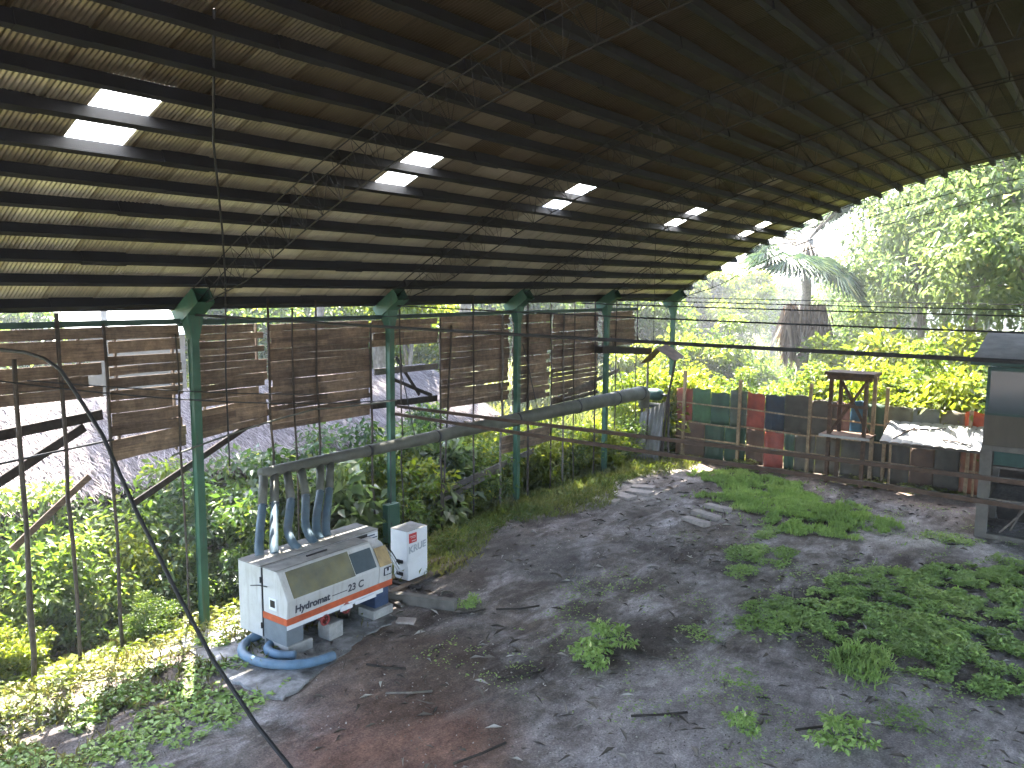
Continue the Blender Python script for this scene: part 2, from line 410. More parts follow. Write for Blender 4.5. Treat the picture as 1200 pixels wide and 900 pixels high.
# eave angle under the lowest sheet edge
mb = MB(); x, z = arch(S0-.08, CR-.12); mb.bar((x, A0, z), (x, A1, z), .05, .15); mb.build('eave_beam', M['purlin'], shed)
# lattice arches
def truss(y):
    mb = MB(); N = 66
    top = [arch(S0+.05 + (-2*S0-.1)*i/N, CR-.2) for i in range(N+1)]; bot = [arch(S0+.05 + (-2*S0-.1)*(i+.5)/N, CR-.2-min(.62, .2+.12*min(i, N-i))) for i in range(N)]
    for dy in (-.16, .16):
        mb.tube([(p[0], y+dy, p[1]) for p in top], .012, 4)
        for i in range(N):
            mb.tube([(top[i][0], y+dy, top[i][1]), (bot[i][0], y, bot[i][1])], .0052, 4, False)
            mb.tube([(bot[i][0], y, bot[i][1]), (top[i+1][0], y+dy, top[i+1][1])], .0052, 4, False)
    mb.tube([(p[0], y, p[1]) for p in bot], .013, 4)
    return mb.build('lattice_arch', M['truss'], shed)
for k in (0, 1, 2, 3, 4): truss(5.0*k)
for k in range(5):
    y = 5.0*k; mb = MB()
    mb.box((0, y, 2.4), (.12, .12, 6.0))
    for sx in (-1, 1): mb.box((sx*.066, y, 2.4), (.014, .15, 6.0))
    col = mb.build('column', M['green'], shed, bevel=.006)
    mb = MB(); mb.box((0, y, gz(0,y)+.05), (.26,.28,.03))
    for bx in (-.1,.1):
        for by in (-.11,.11): mb.tube([(bx,y+by,gz(0,y)+.05),(bx,y+by,gz(0,y)+.1)], .014, 6)
    mb.build('base_plate', M['rust'], col)
    mb = MB()
    x0, z0 = arch(S0-.22, CR-.33); x1, z1 = arch(S0+.6, CR-.33)
    d = Vector((x1-x0, 0, z1-z0)).normalized(); nn = Vector((-d.z, 0, d.x))
    # open box foot of the arch: two side plates, a back plate, a top plate
    c = Vector(((x0+x1)/2, y, (z0+z1)/2))
    for sy in (-1, 1):
        mb.bar(Vector((x0, y+sy*.17, z0)), Vector((x1, y+sy*.17, z1)), .014, .3, nn)
    mb.bar(Vector((x0, y, z0)) - nn*.145, Vector((x1, y, z1)) - nn*.145, .33, .014, nn)
    mb.bar(Vector((x0, y, z0)) + nn*.145, Vector((x1, y, z1)) + nn*.145, .33, .014, nn)
    mb.build('arch_foot', M['green'], col)
    mb = MB()
    v = [(-.08, y-.08, 5.2), (.08, y-.08, 5.2), (.08, y+.08, 5.2), (-.08, y+.08, 5.2), (-.22, y-.18, 5.72), (.12, y-.18, 5.72), (.12, y+.18, 5.72), (-.22, y+.18, 5.72)]
    mb.add(v, [(0,1,2,3),(4,5,6,7),(0,1,5,4),(1,2,6,5),(2,3,7,6),(3,0,4,7)])
    mb.build('haunch', M['green'], col)
# tie rods of the arches, sagging a little
for k, (za, sag) in enumerate(((5.64, .1), (5.74, .16), (5.8, .12), (5.8, .1), (5.84, .08))):
    mb = MB(); pts = []
    for i in range(25):
        t = i/24; pts.append((.1 + 29.0*t, 5.0*k+.05*math.sin(3*t), za - sag*4*t*(1-t)))
    mb.tube(pts, .024 if k == 0 else .016, 6); mb.build('tie_rod', M['steel'], shed)
# thin drop rods of the roof
def rod(name, label, cat, pts, r, mat, group=None, n=6):
    mb = MB(); mb.tube(pts, r, n); return tag(mb.build(name, mat, None, True), label, cat, group)
rod('hanging_rope', 'thin rope hanging from the roof in front of the planks beside the first green column', 'rope',
    [(5.75,-3.2,9.0),(4.0,-2.1,8.0),(2.2,-.8,7.0),(.9,.1,6.3),(.05,.66,5.7),(-.02,.66,4.5),(0,.66,2.72)], .016, M['steel'])
rod('hanging_wire', 'thin wire hanging straight down from the roof near the far plank panels', 'wire',
    [(3.0,12.4,8.1),(3.0,12.42,6.5),(3.02,12.4,5.0),(3.0,12.43,4.2)], .008, M['steel'])

# pair of long bars crossing the hall under the ties
for lab, za, zb, y in (('upper of the two long rusty bars crossing the hall', 3.34, 3.38, 5.32), ('lower of the two long rusty bars crossing the hall', 3.2, 3.06, 5.08)):
    mb = MB()
    for i in range(8):
        t0, t1 = i/8, (i+1)/8
        p = (-.1+30*t0, y+.02*math.sin(i*2), za+(zb-za)*t0*2.2 - .02*math.sin(i*1.7)); q = (-.1+30*t1, y+.02*math.sin(i*2+2), za+(zb-za)*t1*2.2-.02*math.sin(i*1.7+1.7))
        mb.bar(p, q, .045, .055)
        mb.bar((p[0], p[1], p[2]+.035), (q[0], q[1], q[2]+.035), .075, .012)
    tag(mb.build('iron_bar', M['rust']), lab, 'bar', 'long bars crossing the hall')

# ---------------------------------------------------------------- plank panels along the row
def panel(label, y0, y1, zb, zt, bh=.145, gap=.012, x=-.2, slope=0.0, drop=(), wob=.009, holes=(), mat='plank', loose=0):
    mb = MB(); z = zt; i = 0
    while z - bh > zb - .02:
        h = bh*rnd.uniform(.85, 1.15)
        if i not in drop:
            a = y0 + rnd.uniform(-.05, .04); b = y1 + rnd.uniform(-.04, .05)
            if rnd.random() < .12: b -= rnd.uniform(.1, .3)
            zz = z - h/2; t = rnd.uniform(-wob, wob) + slope*(1 if z < zb + loose else 0)
            hh = h*rnd.uniform(.97, 1.03) - (gap*.7 if rnd.random() < .25 else 0); e = rnd.uniform(-.012, .012); m = (a+b)/2 + rnd.uniform(-.2,.2); k = rnd.uniform(-.012, .012)
            mb.bar((x+e, a, zz-t), (x+e*.5, m, zz+k), hh, .022, (1,0,0))
            mb.bar((x+e*.5, m, zz+k), (x-e, b, zz+t), hh, .022, (1,0,0))
        z -= h + (0 if rnd.random() > .18 else gap*.8); i += 1
        if i in holes: z -= .028
    # two battens behind
    for f in (.12, .88):
        y = y0 + (y1-y0)*f; mb.bar((x-.04, y, zb+.05), (x-.04, y, zt), .06, .03, (0,1,0))
    return tag(mb.build('plank_panel', M[mat]), label, 'plank panel', 'plank panels along the open side')
panel('leftmost dark plank panel with wide boards at the edge of the picture', -4.6, -1.58, 4.27, 5.46, .2, .02, holes=(1, 3))
panel('wide board panel with bright gaps just left of the first green column', -1.5, -.12, 3.12, 5.46, .19, .03, holes=(1, 2, 4, 5), loose=.5, slope=.05)
panel('brown board panel just right of the first green column, lower boards loose', .14, 1.7, 3.3, 5.42, .135, .014, loose=.65, slope=.07)
panel('broad tight plank panel between the first two green columns, behind the rope', 1.82, 4.52, 3.2, 5.4, .125, .008)
panel('short strip of boards above the broken opening at the second green column', 4.62, 6.86, 4.76, 5.4, .16, .014)
panel('plank panel right of the broken opening, before the third green column', 6.98, 9.85, 2.95, 5.42, .13, .016, loose=.6, slope=-.03)
panel('plank panel just right of the third green column with slim bright gaps', 10.05, 11.95, 2.8, 5.4, .13, .02, loose=.3, slope=.04)
panel('plank panel left of the fourth green column, between thin poles', 12.08, 14.75, 2.6, 5.38, .13, .02, holes=(4, 7), loose=.4, slope=.05)
panel('small last plank panel beyond the fourth green column', 15.1, 17.3, 4.2, 5.38, .14, .016)
panel('low detached plank panel hanging behind the duct at the third column', 9.55, 12.0, 1.5, 1.98, .12, .012)
# top rail
mb = MB()
for y0, y1, za, zb in ((-6, -.12, 5.55, 5.52), (.12, 4.88, 5.5, 5.47), (5.12, 9.88, 5.47, 5.48), (10.12, 14.88, 5.47, 5.46), (15.12, 17.4, 5.46, 5.45)):
    mb.bar((-.14, y0, za), (-.14, y1, zb), .05, .1)
tag(mb.build('top_rail', M['beam']), 'long dark green rail along the top of the plank panels', 'rail')
# loose boards and braces
def board(label, p, q, w=.14, t=.025, mat='plankb', up=(1,0,0)):
    mb = MB(); mb.bar(p, q, w, t, up); return tag(mb.build('loose_board', M[mat], bevel=.004), label, 'board', 'loose boards of the plank wall')
board('level board across the broken opening right of the second column', (-.22, 4.7, 4.2), (-.22, 6.9, 4.18), .15)
board('dark broken board sagging low in the opening right of the second column', (-.22, 4.6, 3.42), (-.25, 6.9, 3.36), .16, .03, 'darkW')
board('slanting stick in the opening right of the second column', (-.28, 5.3, 4.0), (-.25, 6.7, 3.45), .08, .04, 'darkW')
board('steep stick crossing the opening beside the second column', (-.32, 5.5, 4.5), (-.3, 6.3, 3.5), .07, .04, 'darkW')
board('thick dark beam across the thatch at the left edge', (-.25, -4.6, 3.72), (-.25, -1.6, 3.98), .17, .05, 'darkW')
board('long dark brace slanting up across the leftmost poles', (-.3, -4.4, 2.5), (-.27, -1.9, 3.8), .15, .05, 'darkW')
board('pale pink-grey board leaning in front of the thatch at the left', (-.6, -3.0, 1.9), (-.5, -1.75, 2.9), .11, .04, 'plank')
board('long dark brace slanting behind the first green column', (-.28, -1.15, 2.3), (-.26, 2.0, 3.72), .12, .04, 'darkW')
board('fallen board slanting low in the bushes before the third column', (-.35, 6.9, .82), (-.3, 11.3, 1.3), .16, .03)
board('second fallen board under the low panel in the bushes', (-.4, 6.95, .55), (-.33, 9.6, .98), .12, .03)
board('short sloping boards loose below the far plank panels', (-.2, 13.0, 2.9), (-.2, 16.2, 3.35), .13, .025)

# poles standing through the panels
def pole(label, p, q, r0=.035, r1=.028, mat='polew', name='pole'):
    mb = MB(); p, q = Vector(p), Vector(q); n = 9; pts = []; rr = []
    for i in range(n):
        t = i/(n-1); w = .018*(q-p).length/5
        pts.append(p.lerp(q, t) + Vector((rnd.uniform(-w, w), rnd.uniform(-w, w), 0))); rr.append(.82*(r0+(r1-r0)*t)*rnd.uniform(.85, 1.15))
    mb.tube(pts, rr, 7); return tag(mb.build(name, M[mat], None, True), label, 'pole', 'poles along the plank wall')
def gp(y, z, lab, r=.03, x=-.13, base=None, dy=.05, mat='polew'):
    pole(lab, (x, y+dy, gz(x, y)-.1 if base is None else base), (x, y, z), r, r*.85, mat)
gp(-2.96, 5.02, 'thick grey pole, the leftmost, standing in the weeds with a cable over its top', .055, -.1, dy=-.02)
gp(-2.31, 5.72, 'second pole from the left, rising above the leftmost plank panel', .045, -.1)
gp(-1.56, 5.52, 'pole at the joint of the two leftmost plank panels', .04, -.13)
gp(-.26, 5.3, 'thin pole close on the left of the first green column', .028, -.14)
gp(1.73, 5.92, 'pole at the joint right of the rope, left end of the broad panel', .036)
gp(2.32, 5.72, 'thin pole over the left third of the broad plank panel', .028)
gp(2.95, 5.88, 'thin pole over the middle of the broad plank panel', .03)
gp(4.5, 5.35, 'dark pole at the right end of the broad plank panel', .036)
gp(5.46, 5.78, 'thin dark pole just right of the second green column', .026)
gp(6.88, 5.4, 'pole at the right edge of the broken opening', .034)
gp(7.33, 5.2, 'pale crooked pole right of the broken opening, reaching into the bushes', .034, dy=-.4)
gp(8.19, 5.93, 'tall dark pole midway between the second and third green columns', .03)
gp(9.5, 5.4, 'grey post just left of the third green column', .045, dy=-.1, mat='plankb')
gp(10.68, 5.72, 'dark post just right of the third green column', .045)
gp(11.9, 5.7, 'pole at the joint of panels halfway between third and fourth columns', .03)
gp(12.6, 5.4, 'pale-footed post standing on the grass between third and fourth columns', .04, mat='plankb')
gp(13.2, 5.75, 'thin pole over the panel left of the fourth green column', .026)
gp(14.48, 5.78, 'slim pole touching the left side of the fourth green column', .034)
gp(15.85, 5.8, 'thin pole just right of the fourth green column', .028)
gp(17.35, 5.75, 'thin pole ending the last plank panel', .026)
# short horizontals and cables
def sagline(p, q, sag, n=18):
    p, q = Vector(p), Vector(q); return [p.lerp(q, i/n) - Vector((0, 0, sag*4*(i/n)*(1-i/n))) for i in range(n+1)]
rod('power_cable', 'long black cable drooping from the left edge down to the floor near the viewer', 'cable',
    [(.6,-4.3,5.3),(1.51,-4.08,5.33),(1.96,-3.96,5.33),(2.41,-3.84,5.31),(2.78,-3.78,5.25),(3.12,-3.75,5.13),(3.48,-3.74,4.86),(3.93,-3.68,4.40),(4.47,-3.61,3.57),(5.06,-3.51,2.72),(5.62,-3.41,1.98),(6.19,-3.29,1.37),(6.66,-3.20,.99),(6.95,-3.2,.8),(7.3,-3.2,.4),(7.6,-3.1,.05)], .024, M['black'], n=8)
rod('cable', 'loose pale cable running along the planks across the first two green columns', 'cable', sagline((.15,-.6,3.15),(.2,2.6,3.62),-.05)+sagline((.2,2.6,3.62),(.2,5.0,3.55),.02), .018, M['duct'])
rod('cable', 'dark cable sagging across the broad plank panel at mid height', 'cable', sagline((.12,-4.4,5.0),(.15,5.1,3.55),.25), .014, M['steel'])
rod('cable', 'thin dark cable crossing the leftmost plank panels and first green column', 'cable', sagline((.12,-2.9,4.7),(.15,2.9,3.9),.06), .012, M['steel'])
rod('cable', 'thin line along the gap above the planks between the columns', 'cable', sagline((.1,.1,5.58),(.1,10,5.56),.08), .01, M['steel'])
rod('cable', 'straight dark rod across the thatch low at the left edge', 'cable', [(-.1,-4.5,3.35),(-.1,-1.5,3.55)], .02, M['steel'])
rod('cable', 'thin wire climbing along the far gable edge of the roof', 'cable', [(2.2,20.6,6.6),(6.0,20.5,8.0),(11.5,20.4,9.3),(15,20.4,10.0)], .014, M['steel'])
rod('steel_pole', 'thin dark pole standing high behind the booth at the right edge', 'pole', [(12.4,16.0,0),(12.4,16.0,5.5),(12.38,16.0,9.6)], .025, M['steel'])
# bits hung on the second column
t = thing('junction_box', 'dark green electric box fixed to the second green column behind the machines', 'electric box', (.16, 4.84, 0))
mb = MB(); mb.span((-.02,-.28,.25), (.16,.1,1.15)); mb.build('case', M['green'], t, bevel=.01)
mb = MB(); mb.span((.162,-.25,.29), (.172,.07,1.11)); mb.build('door', M['green'], t, bevel=.004)
mb = MB(); mb.box((.18,-.2,.7), (.02,.02,.07)); mb.build('latch', M['steel'], t)
mb = MB(); mb.tube([(.07,-.1,1.15),(.07,-.09,1.6),(.02,-.05,2.5)], .015, 6); mb.build('conduit', M['steel'], t)

# ---------------------------------------------------------------- dust duct with six hoses
t = thing('dust_duct', 'long grey metal dust duct running past the columns at chest height above the machines', 'duct')
DX = .62
secs = [(.9, 2.62, .1), (3.0, 2.62, .118), (6.0, 2.62, .145), (9.0, 2.62, .172), (9.3, 2.62, .175), (13, 2.62, .205), (16.3, 2.62, .235)]
mb = MB(); pts = []; rr = []
for i in range(len(secs)-1):
    for j in range(4):
        f = j/4; pts.append((DX, secs[i][0]+(secs[i+1][0]-secs[i][0])*f, secs[i][1]+(secs[i+1][1]-secs[i][1])*f)); rr.append(secs[i][2]+(secs[i+1][2]-secs[i][2])*f)
pts.append((DX, secs[-1][0], secs[-1][1])); rr.append(secs[-1][2])
mb.tube(pts, rr, 18); mb.build('pipe', M['duct'], t, True)
for y, r in ((3.7,.138), (5.9,.158), (9.15,.186), (12.2,.212), (14.6,.235), (16.28,.248)):
    mb = MB(); z = 2.615; mb.tube([(DX,y-.035,z),(DX,y+.035,z)], r, 18); mb.build('flange', M['steel'], t, True)
mb = MB(); mb.tube([(DX,16.3,2.62),(DX-.02,16.5,2.6),(DX-.12,16.8,2.5),(DX-.2,16.95,2.3),(DX-.22,17.0,2.05)], [.235,.235,.22,.2,.18], 18); mb.build('elbow', M['duct'], t, True)
for y in (5.0, 10.0, 15.0):
    mb = MB(); mb.tube([(DX, y+.15, 2.75), (.3, y+.15, 3.9), (.1, y+.12, 4.6)], .012, 6); mb.build('hanger', M['steel'], t)
hb = [(.0,1.78,.05),(.22,1.9,.04),(.68,1.98,-.02),(1.08,1.95,-.05),(1.28,1.86,-.1),(1.47,1.84,-.06)]
ht = [.97, 1.22, 1.52, 1.86, 2.35, 2.62]
names = ['first hose from the left between duct and planer, darkest of the six', 'second hose from the left between duct and planer, bowed below', 'third hose from the left between duct and planer, kinked to the right at its foot',
         'fourth hose from the left between duct and planer, bent right at its foot', 'fifth hose from the left between duct and planer, leaning left', 'rightmost of the six blue hoses between duct and planer']
for i in range(6):
    yb, xb, k = hb[i]; yt = ht[i]
    h = thing('dust_hose', names[i], 'hose', (0,0,0), 0, 'blue hoses between duct and planer')
    # straight tin stub under the duct, then the soft hose
    ym = yt + (yb-yt)*.36; xm = DX + (xb-DX)*.36
    kick = [0, -.02, .2, .16, .1, .03][i]
    p0, p1 = Vector((DX, yt, 2.56)), Vector((xm, ym, 2.12))
    mb = MB(); mb.tube([p0, p1], .084, 12); mb.build('tin_stub', M['duct'], h, True)
    mb = MB(); mb.tube([p1-Vector((0,0,.015)), p1+Vector((0,0,.025))], .092, 12); mb.build('clamp', M['steel'], h, True)
    pts = [p1, Vector((xm+(xb-xm)*.34, ym+(yb-ym)*.36-kick*.45, 1.92)), Vector((xm+(xb-xm)*.62, ym+(yb-ym)*.66-kick*.75, 1.74)), Vector((xm+(xb-xm)*.86, ym+(yb-ym)*.9-kick*.45, 1.58)), Vector((xb, yb, 1.47))]
    sm = []
    for a in range(len(pts)-1):
        P0, P1, P2, P3 = pts[max(a-1,0)], pts[a], pts[a+1], pts[min(a+2, len(pts)-1)]
        for j in range(7):
            f = j/7; sm.append(.5*((2*P1)+(P2-P0)*f+(2*P0-5*P1+4*P2-P3)*f*f+(3*P1-P0-3*P2+P3)*f**3))
    sm.append(pts[-1])
    mb = MB(); mb.tube(sm, [.078+.003*(j % 2) for j in range(len(sm))], 12); mb.build('soft_hose', M['hoseb'], h, True)
    mb = MB(); mb.tube([(xb,yb,1.462),(xb,yb,1.5)], .09, 12); mb.build('collar', M['machtop'], h, True)
# loose hose on the ground
t = thing('ground_hose', 'blue hose lying in a loose coil on the slab left of the planer', 'hose')
mb = MB(); pts = []
for i in range(26):
    an = R(200 - i*8.0); pts.append((2.75+.95*math.cos(an)*1.0+.1, -.35+.62*math.sin(-an)*1.0, .13+.01*math.sin(i)))
pts = [(2.0,-.05,.16),(1.95,-.35,.14),(2.08,-.62,.12),(2.4,-.78,.12),(2.8,-.76,.12),(3.15,-.6,.12),(3.4,-.36,.125),(3.52,-.08,.13),(3.55,.1,.135)]
def smooth(pts, m=6):
    pts = [Vector(p) for p in pts]; sm = []
    for a in range(len(pts)-1):
        P0, P1, P2, P3 = pts[max(a-1,0)], pts[a], pts[a+1], pts[min(a+2, len(pts)-1)]
        for j in range(m):
            f = j/m; sm.append(.5*((2*P1)+(P2-P0)*f+(2*P0-5*P1+4*P2-P3)*f*f+(3*P1-P0-3*P2+P3)*f**3))
    return sm + [pts[-1]]
sm = smooth(pts); mb.tube(sm, [.075+.003*(j % 2) for j in range(len(sm))], 12); mb.build('hose_loop', M['hosel'], t, True)
mb = MB(); sm = smooth([(2.3,.1,.13),(2.35,-.2,.13),(2.5,-.42,.13),(2.8,-.45,.13),(3.05,-.28,.13)]); mb.tube(sm, [.075+.003*(j % 2) for j in range(len(sm))], 12); mb.build('inner_loop', M['hosel'], t, True)

# ---------------------------------------------------------------- the planer
t = thing('planer', 'big dusty grey-white planing machine with orange stripe and dark lettering', 'machine', (2.3, .9, 0))
t_off = Vector((2.3, .9, 0))
def part(mb, name, mat, parent=None, **kw):
    mb.v = [tuple(Vector(p)-t_off) for p in mb.v]; return mb.build(name, mat, parent or t, **kw)
mb = MB(); mb.prism([(1.6,.24),(2.225,.24),(2.225,1.46),(1.6,1.46)], -.32, 2.4); part(mb, 'back_cabinet', M['mach'], bevel=.012)
mb = MB(); mb.span((1.595,-.325,1.463), (2.23,2.405,1.485)); part(mb, 'cabinet_lid', M['machtop'], bevel=.008)
hood = [(2.25,.58),(2.86,.58),(2.9,1.0),(2.66,1.44),(2.6,1.455),(2.25,1.455)]
mb = MB(); mb.prism(hood, -.3, 1.78); 
mb.prism([(2.25,.58),(2.86,.58),(2.9,1.0),(2.62,1.36),(2.5,1.4),(2.25,1.4)], 1.785, 2.12); hd = part(mb, 'hood', M['mach'], bevel=.014)
mb = MB(); mb.span((2.255,-.3,1.458), (2.61,1.78,1.47)); part(mb, 'hood_top', M['machtop'], bevel=.004)
# viewing window: smoked pane in the slanted front
def slant(u, v): # u along y, v 0 at bottom .. 1 at top of slanted front
    p = Vector((2.9, u, 1.0)).lerp(Vector((2.66, u, 1.44)), v); nrm = Vector((.44, 0, .24)).normalized()
    return p, nrm
def quad_on(u0, u1, v0, v1, out, name, mat, parent, th=.012):
    mb = MB(); vs = []
    for o in (out, out+th):
        for (u, v) in ((u0,v0),(u1,v0),(u1,v1),(u0,v1)): p, q = slant(u, v); vs.append(p+q*o)
    mb.add(vs, [(0,3,2,1),(4,5,6,7),(0,1,5,4),(1,2,6,5),(2,3,7,6),(3,0,4,7)]); return part(mb, name, mat, parent)
pane_m = m_simple('smoked_pane', (.13, .13, .095), .25, 0, var=.35, scale=2.2, dirt=(.2,.17,.06), dirt_amt=.7, bump=.02)
blue_m = m_simple('bluish_pane', (.07, .09, .1), .18, 0, var=.25, scale=3, bump=.02)
amber_m = m_simple('amber_cover', (.34, .24, .1), .4, 0, var=.35, scale=5, dirt=(.15,.11,.06), dirt_amt=.6, bump=.05)
quad_on(-.16, 1.2, .04, .97, -.004, 'window_pane', pane_m, hd)
quad_on(1.22, 1.72, .08, .84, .0, 'blue_pane', blue_m, hd)
quad_on(1.8, 2.1, .02, .75, .0, 'amber_cover', amber_m, hd)
mb = MB(); mb.bar((2.42,.5,1.475), (2.42,.95,1.475), .03, .03); part(mb, 'handle', M['black'])
# orange band, lower skirt, pedestal feet
mb = MB(); mb.span((2.24,-.31,.585), (2.875,2.13,.70)); st = part(mb, 'orange_stripe', M['orange'], bevel=.004)
mb = MB(); mb.span((2.24,-.29,.5), (2.86,.62,.583)); mb.span((2.3,.62,.5), (2.86,1.9,.583)); part(mb, 'front_skirt', M['white'], bevel=.004)
mb = MB(); mb.span((2.24,-.3,.22), (2.85,.05,.585)); part(mb, 'pedestal', M['greyblue'], bevel=.01)
mb = MB(); mb.span((2.24,1.75,.2), (2.8,2.1,.585)); part(mb, 'pedestal', M['navy'], bevel=.01)
mb = MB(); mb.span((1.9,.05,.26), (2.45,1.75,.575)); part(mb, 'under_frame', M['black'])
mb = MB(); mb.span((2.861,.85,.46), (2.89,1.12,.55)); mb.span((2.861,1.2,.48), (2.89,1.7,.55)); part(mb, 'white_bracket', M['white'], bevel=.004)
for y, z in ((.52,.42), (1.0,.48)):
    mb = MB(); mb.tube([(2.4,y,z),(2.8,y,z)], .04, 10); mb.tube([(2.8,y,z),(2.82,y,z)], .055, 12)
    vs = []
    n_ = 14
    ringp = [(2.85, y+.085*math.cos(2*math.pi*k/n_), z+.085*math.sin(2*math.pi*k/n_)) for k in range(n_+1)]
    mb.tube(ringp, .022, 6, False)
    for k in (0, 5, 9): mb.tube([(2.84,y,z), ringp[k]], .012, 5)
    part(mb, 'hand_wheel', M['red'], smooth=True)
mb = MB(); mb.span((2.42,-.312,.78), (2.62,-.302,.99)); sq = part(mb, 'inspection_frame', M['white'])
mb = MB(); mb.span((2.46,-.318,.83), (2.58,-.313,.95)); part(mb, 'inspection_opening', M['black'])
mb = MB(); mb.tube([(2.05,-.4,1.13),(2.2,-.34,1.15),(2.42,-.34,1.17)], .008, 6); part(mb, 'side_handle', M['steel'], smooth=True)
mb = MB(); mb.span((2.226,-.31,.25), (2.248,2.1,1.45)); part(mb, 'joint_gap', M['black'])
mb = MB(); mb.span((2.878,1.9,.82), (2.905,2.08,.97)); part(mb, 'dark_badge', M['ink'])
mb = MB()
for k in range(3): mb.span((2.906,1.92+.05*k,.84), (2.909,1.955+.05*k,.9 if k % 2 else .95))
part(mb, 'badge_mark', M['white'])
mb = MB(); mb.span((2.232,2.05,1.3), (2.24,2.38,1.43)); pl = part(mb, 'name_plate', M['white'])
mb = MB(); mb.span((2.2405,2.1,1.38), (2.243,2.3,1.405)); mb.span((2.2405,2.2,1.33), (2.243,2.36,1.35)); part(mb, 'plate_mark', M['navy'])
def text(body, size, org, mat, name, parent, off, X=(0,1,0), Y=(0,0,1), bold=.012, sx=1, shear=0):
    cu = bpy.data.curves.new(name, 'FONT'); cu.body = body; cu.size = size; cu.extrude = .0015; cu.offset = bold*size; cu.shear = shear
    tmp = bpy.data.objects.new(name, cu); C.objects.link(tmp)
    dg = bpy.context.evaluated_depsgraph_get(); me = bpy.data.meshes.new_from_object(tmp.evaluated_get(dg))
    bpy.data.objects.remove(tmp); me.materials.clear(); me.materials.append(mat)
    X, Y = Vector(X).normalized(), Vector(Y).normalized(); Z = X.cross(Y)
    m = Matrix((X*sx, Y, Z)).transposed().to_4x4(); m.translation = Vector(org) - off
    me.transform(m); o = bpy.data.objects.new(name, me); C.objects.link(o); o.parent = parent; return o
# lettering sits on the plain band of the hood front, whose face leans out by .04 over .42
fy = Vector((.04, 0, .42)).normalized()
def front(y, z, out=.004): return (2.86 + .04*(z-.58)/.42 + out, y, z)
text('Hydromat', .18, front(-.14, .765), M['ink'], 'lettering', t, t_off, Y=fy, bold=.034, sx=1.0)
text('23 C', .19, front(1.02, .775), M['ink'], 'lettering', t, t_off, Y=fy, bold=.024, sx=1.0)
mb = MB(); a_, b_ = front(.66, .815, .002), front(1.0, .815, .002); mb.bar(a_, b_, .012, .004, (1,0,0)); part(mb, 'lettering_line', M['ink'])
for z in (.45, 1.25): 
    mb = MB(); mb.tube([(2.235,-.335,z-.05),(2.235,-.335,z+.05)], .014, 8); part(mb, 'hinge', M['steel'])
# concrete blocks under the planer
def block(label, c, d):
    mb = MB(); mb.box(c, d, Matrix.Rotation(rnd.uniform(-.06,.06), 3, 'Z')); tag(mb.build('concrete_block', M['conc'], bevel=.012), label, 'block', 'concrete blocks under the planer')
block('concrete block under the near left foot of the planer', (2.62,-.02,.12), (.5,.5,.19))
block('concrete block under the middle of the planer by the red wheels', (2.75,.72,.17), (.3,.32,.3))
block('concrete block under the right foot of the planer', (2.68,1.88,.125), (.42,.5,.17))
block('flat concrete block behind the left foot of the planer', (1.95,.0,.13), (.4,.4,.2))

# ---------------------------------------------------------------- control cabinet
CX, CY = 1.86, 3.64
t = thing('control_cabinet', 'small white control cabinet with red sticker and faded letters', 'cabinet', (CX, CY, .1), R(0))
mb = MB(); mb.span((-.24,-.3,.32), (.24,.31,1.05)); mb.span((-.18,-.27,.0), (.24,.31,.318)); mb.build('case', M['white'], t, bevel=.012)
mb = MB(); mb.span((.243,-.285,.02), (.252,.295,1.03)); dr = mb.build('front_door', M['white'], t, bevel=.004)
mb = MB(); mb.span((-.24,-.305,1.053), (.245,.315,1.062)); mb.build('dusty_top', M['machtop'], t, bevel=.003)
mb = MB(); mb.span((.253,-.26,.8), (.256,-.03,1.0)); sk = mb.build('red_sticker', M['sticker'], dr)
mb = MB(); mb.span((.2565,-.24,.93), (.258,-.06,.945)); mb.span((.2565,-.2,.9), (.258,-.06,.912)); mb.span((.2565,-.18,.83), (.258,-.06,.85)); mb.build('sticker_mark', M['stickerw'], dr)
text('KRUE', .2, (.2545,-.27,.585), M['faded'], 'faded_lettering', dr, Vector((0,0,0)), bold=.035, sx=1.05, Y=(0,0,1), X=(0,1,.1))
for z in (.36, .1):
    mb = MB(); mb.span((-.05,-.335,z), (.12,-.298,z+.07)); mb.build('black_socket', M['black'], t, bevel=.006)
t = thing('cable_coil', 'loose pale wires looping between the planer and the white cabinet', 'wires')
for k in range(3):
    mb = MB(); mb.tube(smooth([(1.9,2.42,.75+.05*k),(2.0,2.6,1.0+.03*k),(1.95,2.9,.95-.06*k),(1.9,3.2,.6-.1*k),(1.86,3.34,.42-.1*k)]), .012, 6); mb.build('wire', M['whites'] if k else M['black'], t, True)
# timbers near the cabinet
def timber(label, p, q, w, h, mat='plankb'):
    mb = MB(); mb.bar(p, q, w, h); tag(mb.build('timber', M[mat], bevel=.006), label, 'timber', 'timbers around the white cabinet')
timber('thick grey beam lying on the floor right of the planer', (2.35,2.5,.11), (3.72,2.98,.11), .16, .2, 'concd')
timber('flat plank under the white cabinet, pointing at the duct wall', (2.2,2.45,.055), (2.0,5.3,.06), .17, .05, 'plank')
timber('second flat plank behind the white cabinet', (1.65,2.6,.06), (1.6,5.0,.07), .16, .05, 'plank')
timber('short cross timber under the white cabinet', (1.35,3.2,.065), (2.5,3.3,.05), .12, .05, 'darkW')
timber('thin lath lying across the floor behind the thick beam', (2.9,2.4,.07), (1.5,2.6,.07), .1, .04, 'plankb')

